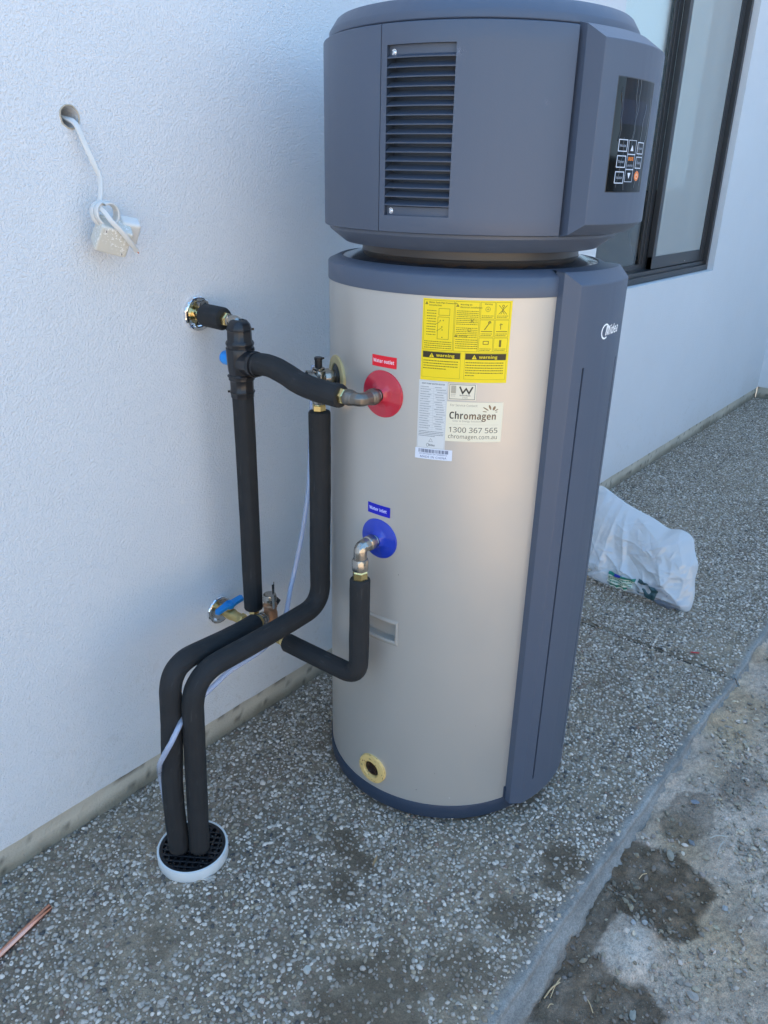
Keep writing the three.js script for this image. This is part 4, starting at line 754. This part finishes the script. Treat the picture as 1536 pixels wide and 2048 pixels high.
  mesh('tube', tube(spline([[1.42, 1.10, 0.14], [1.375, 0.93, 0.17], [1.336, 0.80, 0.197], [1.300, 0.66, 0.20], [1.258, 0.535, 0.20], [1.20, 0.485, 0.235], [1.08, 0.478, 0.290], [0.955, 0.474, 0.300], [0.905, 0.458, 0.300], [0.865, 0.437, 0.293], [0.830, 0.425, 0.296], [0.803, 0.415, 0.309], [0.779, 0.390, 0.312], [0.764, 0.355, 0.300], [0.760, 0.325, 0.285], [0.766, 0.295, 0.270], [0.775, 0.265, 0.255], [0.785, 0.16, 0.247], [0.79, 0.04, 0.250]], 220), 0.0064, 16, { round: 0.001, hole: 0.0045 }), M.hose, ch);

  // drain grate
  const dg = thing('drain_grate', 'round black grid drain in a white plastic ring under the drain pipes', 'drain', [0.8215, 0, 0.2855]);
  mesh('rim', latheAt([[0.0835, -0.004], [0.0850, 0.0], [0.0855, 0.026], [0.0848, 0.0292], [0.0830, 0.0300], [0.0805, 0.0298], [0.0795, 0.028], [0.0795, -0.004]], [0, 0, 0], [0, 1, 0], 80, 0.6), M.pvc, dg);
  mesh('sump', latheAt([[0.079, 0.02], [0.078, 0.0025], [0, 0.0025]], [0, 0, 0], [0, 1, 0], 48), M.slot, dg);
  const bars = [latheAt([[0.0795, 0.021], [0.0795, 0.0285], [0.0765, 0.0290], [0.0720, 0.0285], [0.0715, 0.021]], [0, 0, 0], [0, 1, 0], 64)];
  for (let k = -4; k <= 4; k++) { const d = k * 0.0155, L = 2 * Math.sqrt(Math.max(0.0001, 0.0735 ** 2 - d * d)); bars.push(new RoundedBoxGeometry(0.0052, 0.008, L, 1, 0.001).translate(d, 0.0235, 0), new RoundedBoxGeometry(L, 0.0076, 0.0052, 1, 0.001).translate(0, 0.0233, d)); }
  const gg = merge(bars); gg.rotateY(0.62);
  mesh('grid', gg, std({ rgb: [0.010, 0.010, 0.012], roughness: 0.35 }), dg);

  // copper offcut
  const a = V(0.512, 0.009, 0.166), b = V(0.20, 0.009, 0.2385);
  const cu = thing('copper_pipe', 'loose length of bright copper pipe lying on the path', 'pipe', [a.x, 0, a.z]);
  mesh('pipe', tube([0, .25, .5, .75, 1].map((t) => a.clone().lerp(b, t).sub(V(a.x, 0, a.z))), 0.0076, 28, { round: 0.0007, hole: 0.0066 }), M.copper, cu);
  mesh('bore', latheAt([[0.0066, 0], [0.0066, 0.03], [0, 0.03]], [0, 0.009, 0], [b.x - a.x, 0, b.z - a.z], 24), std({ rgb: [0.05, 0.03, 0.025], roughness: 0.6 }), cu);
}

// ------------------------------------------------------------------ cable and connection box hanging from the wall
{
  const pts = [[0.913, 1.655, -0.10], [0.905, 1.640, -0.012], [0.909, 1.630, 0.012], [0.9165, 1.592, 0.026], [0.9250, 1.558, 0.036], [0.9300, 1.536, 0.042], [0.9245, 1.513, 0.048], [0.9180, 1.492, 0.052]];
  const flat = (points, w, t, tw) => {  // flat twin cable with a twist
    const c = new THREE.CatmullRomCurve3(points.map((p) => V(...p)), false, 'centripetal'), n = 90, seg = 16, P = c.getPoints(n), pos = [], idx = [];
    for (let i = 0; i <= n; i++) { const T = P[Math.min(n, i + 1)].clone().sub(P[Math.max(0, i - 1)]).normalize(), s = V(0, 0, 1).cross(T).normalize(), f = T.clone().cross(s).normalize(), q = tw(i / n), ca = Math.cos(q), sa = Math.sin(q), A = s.clone().multiplyScalar(ca).addScaledVector(f, sa), B = s.clone().multiplyScalar(-sa).addScaledVector(f, ca); for (let k = 0; k < seg; k++) { const a = k / seg * 6.2832, x = Math.sign(Math.cos(a)) * Math.pow(Math.abs(Math.cos(a)), 0.6) * w, y = Math.sign(Math.sin(a)) * Math.pow(Math.abs(Math.sin(a)), 0.7) * t; const p = P[i].clone().addScaledVector(A, x).addScaledVector(B, y); pos.push(p.x, p.y, p.z); } }
    for (let i = 0; i < n; i++) for (let k = 0; k < seg; k++) { const a = i * seg + k, b = i * seg + (k + 1) % seg; idx.push(a, b, b + seg, a, b + seg, a + seg); }
    const g = new THREE.BufferGeometry(); g.setAttribute('position', new THREE.Float32BufferAttribute(pos, 3)); g.setIndex(idx); g.computeVertexNormals(); return g;
  };
  const cb = thing('electric_cable', 'white flat electric cable hanging out of the hole in the wall', 'cable', [0, 0, 0]);
  mesh('sheath', flat(pts, 0.0056, 0.0030, (t) => sstep(0.25, 0.75, t) * 1.25), M.cable, cb);
  const cx = 0.9185, cy = 1.469, cz = 0.054, r = 0.0235, loop = [];
  for (let i = 0; i <= 52; i++) { const a = 1.75 + i / 52 * 12.9, q = r * (1 - 0.10 * sstep(20, 40, i)); loop.push([cx + Math.cos(a) * q * (1 + 0.08 * Math.sin(a)), cy + Math.sin(a) * q, cz + i * 0.0005]); }
  mesh('coil', flat([[0.9180, 1.492, 0.052]].concat(loop), 0.0056, 0.0026, () => 1.5), M.cable, cb);
  mesh('tail', flat([[0.9050, 1.484, 0.066], [0.9080, 1.474, 0.080], [0.9130, 1.459, 0.0905], [0.9290, 1.439, 0.097], [0.9490, 1.416, 0.095], [0.9660, 1.399, 0.088]], 0.0050, 0.0030, () => 0.6), M.cable, cb);
  mesh('core_end', [latheAt([[0.0013, 0], [0.0013, 0.006], [0, 0.006]], [0.9655, 1.3995, 0.0892], [0.6, -0.8, 0], 10), latheAt([[0.0013, 0], [0.0013, 0.006], [0, 0.006]], [0.9668, 1.4002, 0.0866], [0.6, -0.8, 0], 10)], M.copper, cb);

  const jb = thing('connection_box', 'scuffed white plastic connection box hanging on the cable against the wall', 'junction box', [0.9320, 1.4275, 0.058]);
  jb.rotation.set(0.52, -0.42, -0.32, 'YXZ');
  const wear = dataTex(256, (u, v) => { const k = n1(u * 16, v * 16, 16) * 0.7 + 0.5 * n2(u * 44, v * 44, 44); const s = sstep(0.34, 0.46, k) * sstep(0.30, 0.6, u * 0.45 + v * 0.75); return [lerp(0.84, 0.96, s), lerp(0.82, 0.95, s), lerp(0.77, 0.93, s)]; }, true);
  mesh('body', new RoundedBoxGeometry(0.064, 0.058, 0.046, 4, 0.005), std({ roughness: 0.45, map: wear }), jb);
  for (const [x, y] of [[-0.0215, 0.0205], [0.0215, -0.0205]]) {
    const sc = mesh('screw', latheAt([[0.0034, 0], [0.0034, 0.0012], [0, 0.0015]], [x, y, 0.0225], [0, 0, 1], 16), M.whitePlastic, jb);
    mesh('slot', new THREE.BoxGeometry(0.0012, 0.0046, 0.0008).rotateZ(0.3).translate(x, y, 0.0240), M.slot, sc);
  }
  mesh('rear_cap', new RoundedBoxGeometry(0.040, 0.050, 0.030, 4, 0.006).rotateZ(0.1).translate(0.034, 0.010, -0.020), M.whitePlastic, jb);
}

// ------------------------------------------------------------------ plastic bag with rubbish
{
  const bag = thing('plastic_bag', 'crumpled translucent white plastic bag standing on the path behind the heater', 'bag', [2.72, 0, 0.565]);
  // outline in (z, y), clockwise from bottom left
  const O = [[-0.150, 0.004], [-0.10, 0.001], [0.02, 0.001], [0.14, 0.001], [0.232, 0.004], [0.238, 0.06], [0.222, 0.125], [0.218, 0.175], [0.190, 0.222], [0.166, 0.268], [0.120, 0.284], [0.07, 0.276], [0.0, 0.296], [-0.07, 0.310], [-0.13, 0.325], [-0.19, 0.345], [-0.26, 0.362], [-0.300, 0.33], [-0.290, 0.26], [-0.285, 0.20], [-0.262, 0.12], [-0.225, 0.055], [-0.190, 0.040], [-0.205, 0.018]];
  const NP = 320, curve = new THREE.CatmullRomCurve3(O.map(([z, y]) => V(0, y, z)), true, 'centripetal', 0.5).getSpacedPoints(NP).slice(0, NP);
  const cen = V(0, 0.13, -0.02), K = 90, pos = [], idx = [];
  // sharp creases: [z0, y0, z1, y1, height, width]
  const cr = [[-0.17, 0.36, -0.19, 0.05, .012, .014], [-0.13, 0.33, -0.14, 0.08, .016, .016], [-0.10, 0.30, -0.05, 0.10, .012, .014], [-0.21, 0.34, -0.235, 0.12, .010, .012], [-0.05, 0.10, 0.05, 0.055, .012, .012], [-0.12, 0.14, -0.02, 0.06, .010, .010], [0.16, 0.27, 0.02, 0.20, .014, .018], [0.02, 0.20, -0.10, 0.22, .009, .014], [0.22, 0.13, 0.06, 0.13, .009, .014], [0.06, 0.13, -0.02, 0.16, .008, .012], [0.23, 0.01, 0.12, 0.10, .014, .014], [0.12, 0.10, 0.09, 0.16, .010, .010], [0.21, 0.03, 0.05, 0.045, .012, .012], [0.12, 0.28, 0.17, 0.18, .010, .014], [-0.07, 0.30, 0.06, 0.24, .008, .014], [0.05, 0.045, -0.08, 0.03, .009, .010], [0.20, 0.20, 0.19, 0.06, .008, .012]];
  const rr = mulberry(77); for (let i = 0; i < 190; i++) { const z = -0.25 + 0.48 * rr(), y = 0.36 * rr(), a = rr() * 6.28, L = 0.02 + 0.06 * rr(); cr.push([z, y, z + Math.cos(a) * L, y + Math.sin(a) * L, (rr() - 0.35) * 0.009, 0.003 + 0.006 * rr()]); }
  const creased = (z, y) => { let f = 0; for (const [a, b, c, d, h, w] of cr) { const ux = c - a, uy = d - b, L2 = ux * ux + uy * uy, t = clamp(((z - a) * ux + (y - b) * uy) / L2), q = Math.hypot(z - a - t * ux, y - b - t * uy); f += h * Math.exp(-q / w); } return f; };
  const shell = (side) => {
    const base = pos.length / 3;
    for (let k = 0; k <= K; k++) for (let i = 0; i < NP; i++) {
      const t = k / K, p = curve[i].clone().lerp(cen, 1 - t), y = p.y, z = p.z;
      const bul = Math.pow(Math.max(0, 1 - Math.pow(t, 3)), 0.7);
      const lean = 0.12 * Math.pow(Math.max(0, y) / 0.3, 1.1);
      const f = creased(z + (side > 0 ? 0.03 : 0), y) + 0.004 * N3(z * 14, y * 14, 2) + 0.0012 * N3(z * 70, y * 60, 2);
      let x = lean + side * 0.085 * bul * (0.7 + 0.45 * N3(z * 5, y * 5, 3 + side)) + f * (0.3 + 0.7 * bul) * (side < 0 ? -1 : 0.8) + 0.10;
      pos.push(x, Math.max(0.001, y), z + 0.004 * N3(y * 25, z * 25, 3) * bul);
    }
    for (let k = 0; k < K; k++) for (let i = 0; i < NP; i++) { const a = base + k * NP + i, b = base + k * NP + (i + 1) % NP; idx.push(a, b, b + NP, a, b + NP, a + NP); }
  };
  shell(-1); shell(1);
  const g = new THREE.BufferGeometry(); g.setAttribute('position', new THREE.Float32BufferAttribute(pos, 3)); g.setIndex(idx); g.computeVertexNormals();
  const film = std({ rgb: [0.96, 0.97, 0.98], roughness: 0.14, transmission: 0.60, thickness: 0, clearcoat: 1, clearcoatRoughness: 0.10 });
  mesh('film', g, film, bag);
  const crumple = (w, h, seed, mat, pos, rot, name, label, cat) => {
    const t = thing(name, label, cat, pos); t.rotation.set(...rot);
    const q = new THREE.PlaneGeometry(w, h, 22, 18), p = q.attributes.position; for (let i = 0; i < p.count; i++) { const x = p.getX(i), y = p.getY(i); p.setZ(i, 0.014 * (1 - Math.abs(N3(x * 30, y * 30, seed)) * 2) + 0.02 * Math.cos(x * 20) ); } q.computeVertexNormals(); mesh('wrapper', q, mat, t); return t;
  };
  const stripes = canvasTex(256, 128, (c, w, h) => { c.fillStyle = '#cfd8c8'; c.fillRect(0, 0, w, h); c.fillStyle = '#0f7d6c'; c.fillRect(0, 0, w, 24); c.fillRect(0, 96, w, 20); c.fillStyle = '#16904e'; for (let i = 0; i < 3; i++) line(c, 10, 36 + i * 18, 220, 9, i + 5, '#1b7a62'); c.fillStyle = '#1e2f9c'; c.fillRect(60, 0, 60, 22); });
  crumple(0.11, 0.06, 3, std({ map: stripes, roughness: 0.4 }), [2.800, 0.055, 0.525], [0.2, -Math.PI / 2 + 0.1, 0.15], 'packet', 'green striped packet inside the plastic bag', 'packet');
  crumple(0.09, 0.055, 8, std({ rgb: [0.03, 0.085, 0.10], roughness: 0.5 }), [2.805, 0.055, 0.635], [0.1, -Math.PI / 2 - 0.1, -0.15], 'packet', 'dark teal packet on the right inside the plastic bag', 'packet');
  crumple(0.14, 0.06, 13, std({ rgb: [0.16, 0.19, 0.24], roughness: 0.5 }), [2.82, 0.035, 0.70], [0.5, -Math.PI / 2, 0.1], 'wrapper', 'dark grey wrapper at the bottom of the plastic bag', 'wrapper');
}

// ------------------------------------------------------------------ loose stones, straw, leaf
{
  const rock = (seed, s, flat = 0.7, det = 2) => { const g = mergeVertices(new THREE.IcosahedronGeometry(1, det).deleteAttribute('uv').deleteAttribute('normal')), p = g.attributes.position; for (let i = 0; i < p.count; i++) { const a = V(p.getX(i), p.getY(i), p.getZ(i)); const f = 1 + 0.55 * N3(a.x * 0.9 + seed, a.y * 0.9, a.z * 0.9) + 0.22 * N3(a.x * 2.2, a.y * 2.2 + seed, a.z * 2.2) + .05 * N3(a.x * 6, a.y * 6 + seed, a.z * 6); p.setXYZ(i, a.x * f * s[0], a.y * f * s[1] * flat, a.z * f * s[2]); } g.computeVertexNormals(); return toCreasedNormals(g.toNonIndexed(), 0.5); };
  const stone = (x, z, w, l, h, rot, rgb, seed, label, y) => { const m = mesh('stone', rock(seed, [l, h, w]), std({ rgb, roughness: 0.85, bumpMap: scaled(gritBump, 30), bumpScale: 0.0005 })); m.position.set(x, y ?? soilY(x, z) + h * 0.35, z); m.rotation.y = rot; tag(m, label, 'stone'); return m; };
  stone(1.618, 1.188, 0.0085, 0.0150, 0.008, 0.4, [0.30, 0.27, 0.21], 1, 'pale flat stone at the top of the dark wet soil');
  stone(1.416, 1.170, 0.0060, 0.0095, 0.007, 0.9, [0.34, 0.29, 0.20], 2, 'tan stone in the wet soil near the slab edge');
  stone(1.422, 1.195, 0.0050, 0.0060, 0.006, 0.2, [0.24, 0.21, 0.16], 3, 'small brown stone just beside the tan stone');
  stone(1.304, 1.361, 0.0090, 0.0115, 0.009, 1.3, [0.38, 0.33, 0.28], 4, 'pinkish stone on the dry soil below the pale mound');
  stone(1.196, 1.274, 0.0065, 0.0125, 0.006, 0.3, [0.32, 0.30, 0.25], 5, 'oval stone at the right end of the lower wet patch');
  stone(1.379, 1.191, 0.0055, 0.0065, 0.006, 0.8, [0.42, 0.40, 0.38], 6, 'left white pebble above the pale mound');
  stone(1.399, 1.212, 0.0055, 0.0070, 0.006, 1.8, [0.42, 0.40, 0.37], 7, 'right white pebble above the pale mound');
  stone(1.562, 1.342, 0.0075, 0.0085, 0.007, 0.1, [0.36, 0.35, 0.33], 8, 'light grey stone on dry soil right of the wet patch');
  stone(1.836, 1.171, 0.0085, 0.0105, 0.006, 2.1, [0.22, 0.23, 0.25], 9, 'bluish grey stone near the top of the soil');
  stone(1.696, 1.214, 0.0060, 0.0100, 0.006, 1.1, [0.20, 0.20, 0.20], 10, 'dark grey stone above the wet patch corner');
  stone(0.783, 0.717, 0.0072, 0.0088, 0.007, 0.6, [0.52, 0.49, 0.42], 11, 'round cream pebble loose on the path in front of the drain', 0.004);
  // gravel too small to count
  const list = []; const gm = std({ roughness: 0.85, color: 0xffffff });
  for (let i = 0; i < 70000; i++) { const x = 0.75 + rnd() * 2.4, z = EDGE + 0.034 + Math.pow(rnd(), 0.85) * 0.62, q = rnd(), s = 0.0008 + 0.0062 * Math.pow(rnd(), 7); const pat = sstep(-0.15, 0.35, fbm(x * 5, z * 5, 60, 3)); if (q > 0.12 + 0.88 * pat) continue; list.push([x, z, s]); }
  const im = new THREE.InstancedMesh(rock(21, [1, 1, 1], 0.8, 1), gm, list.length), o = new THREE.Object3D(), c = new THREE.Color();
  list.forEach(([x, z, s], i) => { o.position.set(x, soilY(x, z) + s * 0.35, z); o.rotation.set(rnd() * 0.6, rnd() * 6.28, rnd() * 0.6); o.scale.set(s * (0.8 + rnd() * 0.9), s * (0.5 + rnd() * 0.5), s * (0.7 + rnd() * 0.5)); o.updateMatrix(); im.setMatrixAt(i, o.matrix); const k = 0.17 + 0.42 * rnd() * rnd() + 0.10 * rnd(), w = wetAt(x, z) * 0.5; im.setColorAt(i, c.setRGB(k * 1.18 * (1 - w), k * 0.97 * (1 - w), k * (0.66 + 0.16 * rnd()) * (1 - w))); });
  im.name = 'gravel'; im.userData = { kind: 'stuff' }; im.castShadow = im.receiveShadow = true; scene.add(im);
  // straw
  const sm = std({ rgb: [0.66, 0.46, 0.25], roughness: 0.6 }), sp = std({ rgb: [0.46, 0.44, 0.38], roughness: 0.7 });
  const straw = (x0, z0, x1, z1, r, mat, label, lift = 0.004) => { const a = V(x0, soilY(x0, z0) + lift, z0), b = V(x1, soilY(x1, z1) + lift * 1.6, z1), m = a.clone().lerp(b, 0.5).add(V(0.002, 0.003, -0.002)); const q = mesh('straw', tube(spline([a.toArray(), m.toArray(), b.toArray()], 12), r, 6, { round: 0.0003 }), mat); tag(q, label, 'straw'); return q; };
  straw(1.106, 1.112, 1.158, 1.122, 0.0016, sm, 'thicker yellow straw lying against the slab edge at the bottom');
  straw(1.118, 1.121, 1.166, 1.119, 0.0011, sm, 'thin yellow straw crossing the thicker straw by the slab');
  straw(1.146, 1.207, 1.162, 1.186, 0.0010, sm, 'bent yellow straw in the middle of the lower wet patch');
  straw(1.092, 1.128, 1.110, 1.133, 0.0009, sm, 'short straw at the lower edge of the photo');
  straw(1.737, 1.245, 1.770, 1.279, 0.0014, sp, 'pale twig on the dry soil above the wet patch');
  straw(1.695, 1.278, 1.746, 1.277, 0.0013, sp, 'curved pale twig right of the wet patch');
  straw(1.505, 1.152, 1.526, 1.163, 0.0010, sm, 'short straw in the upper wet patch');
  const lf = new THREE.PlaneGeometry(0.036, 0.006, 10, 2), lp = lf.attributes.position; for (let i = 0; i < lp.count; i++) { const t = lp.getX(i) / 0.018; lp.setY(i, lp.getY(i) * Math.max(0.05, 1 - t * t)); lp.setZ(i, 0.003 * t * t + 0.2 * Math.abs(lp.getY(i))); } lf.rotateX(-Math.PI / 2); lf.computeVertexNormals();
  const leaf = mesh('leaf', lf, std({ rgb: [0.42, 0.26, 0.12], roughness: 0.7 })); leaf.position.set(1.094, 0.0045, 0.643); leaf.rotation.y = 0.35; tag(leaf, 'dry brown leaf on the path in front of the heater', 'leaf');
  const scrap = mesh('plastic_scrap', new RoundedBoxGeometry(0.030, 0.003, 0.006, 2, 0.001), std({ rgb: [0.45, 0.03, 0.03], roughness: 0.4 })); scrap.position.set(2.547, 0.004, 0.919); scrap.rotation.y = -1.0; tag(scrap, 'small red plastic scrap on the path near the bag', 'scrap');
}
renderer.render(scene, camera);
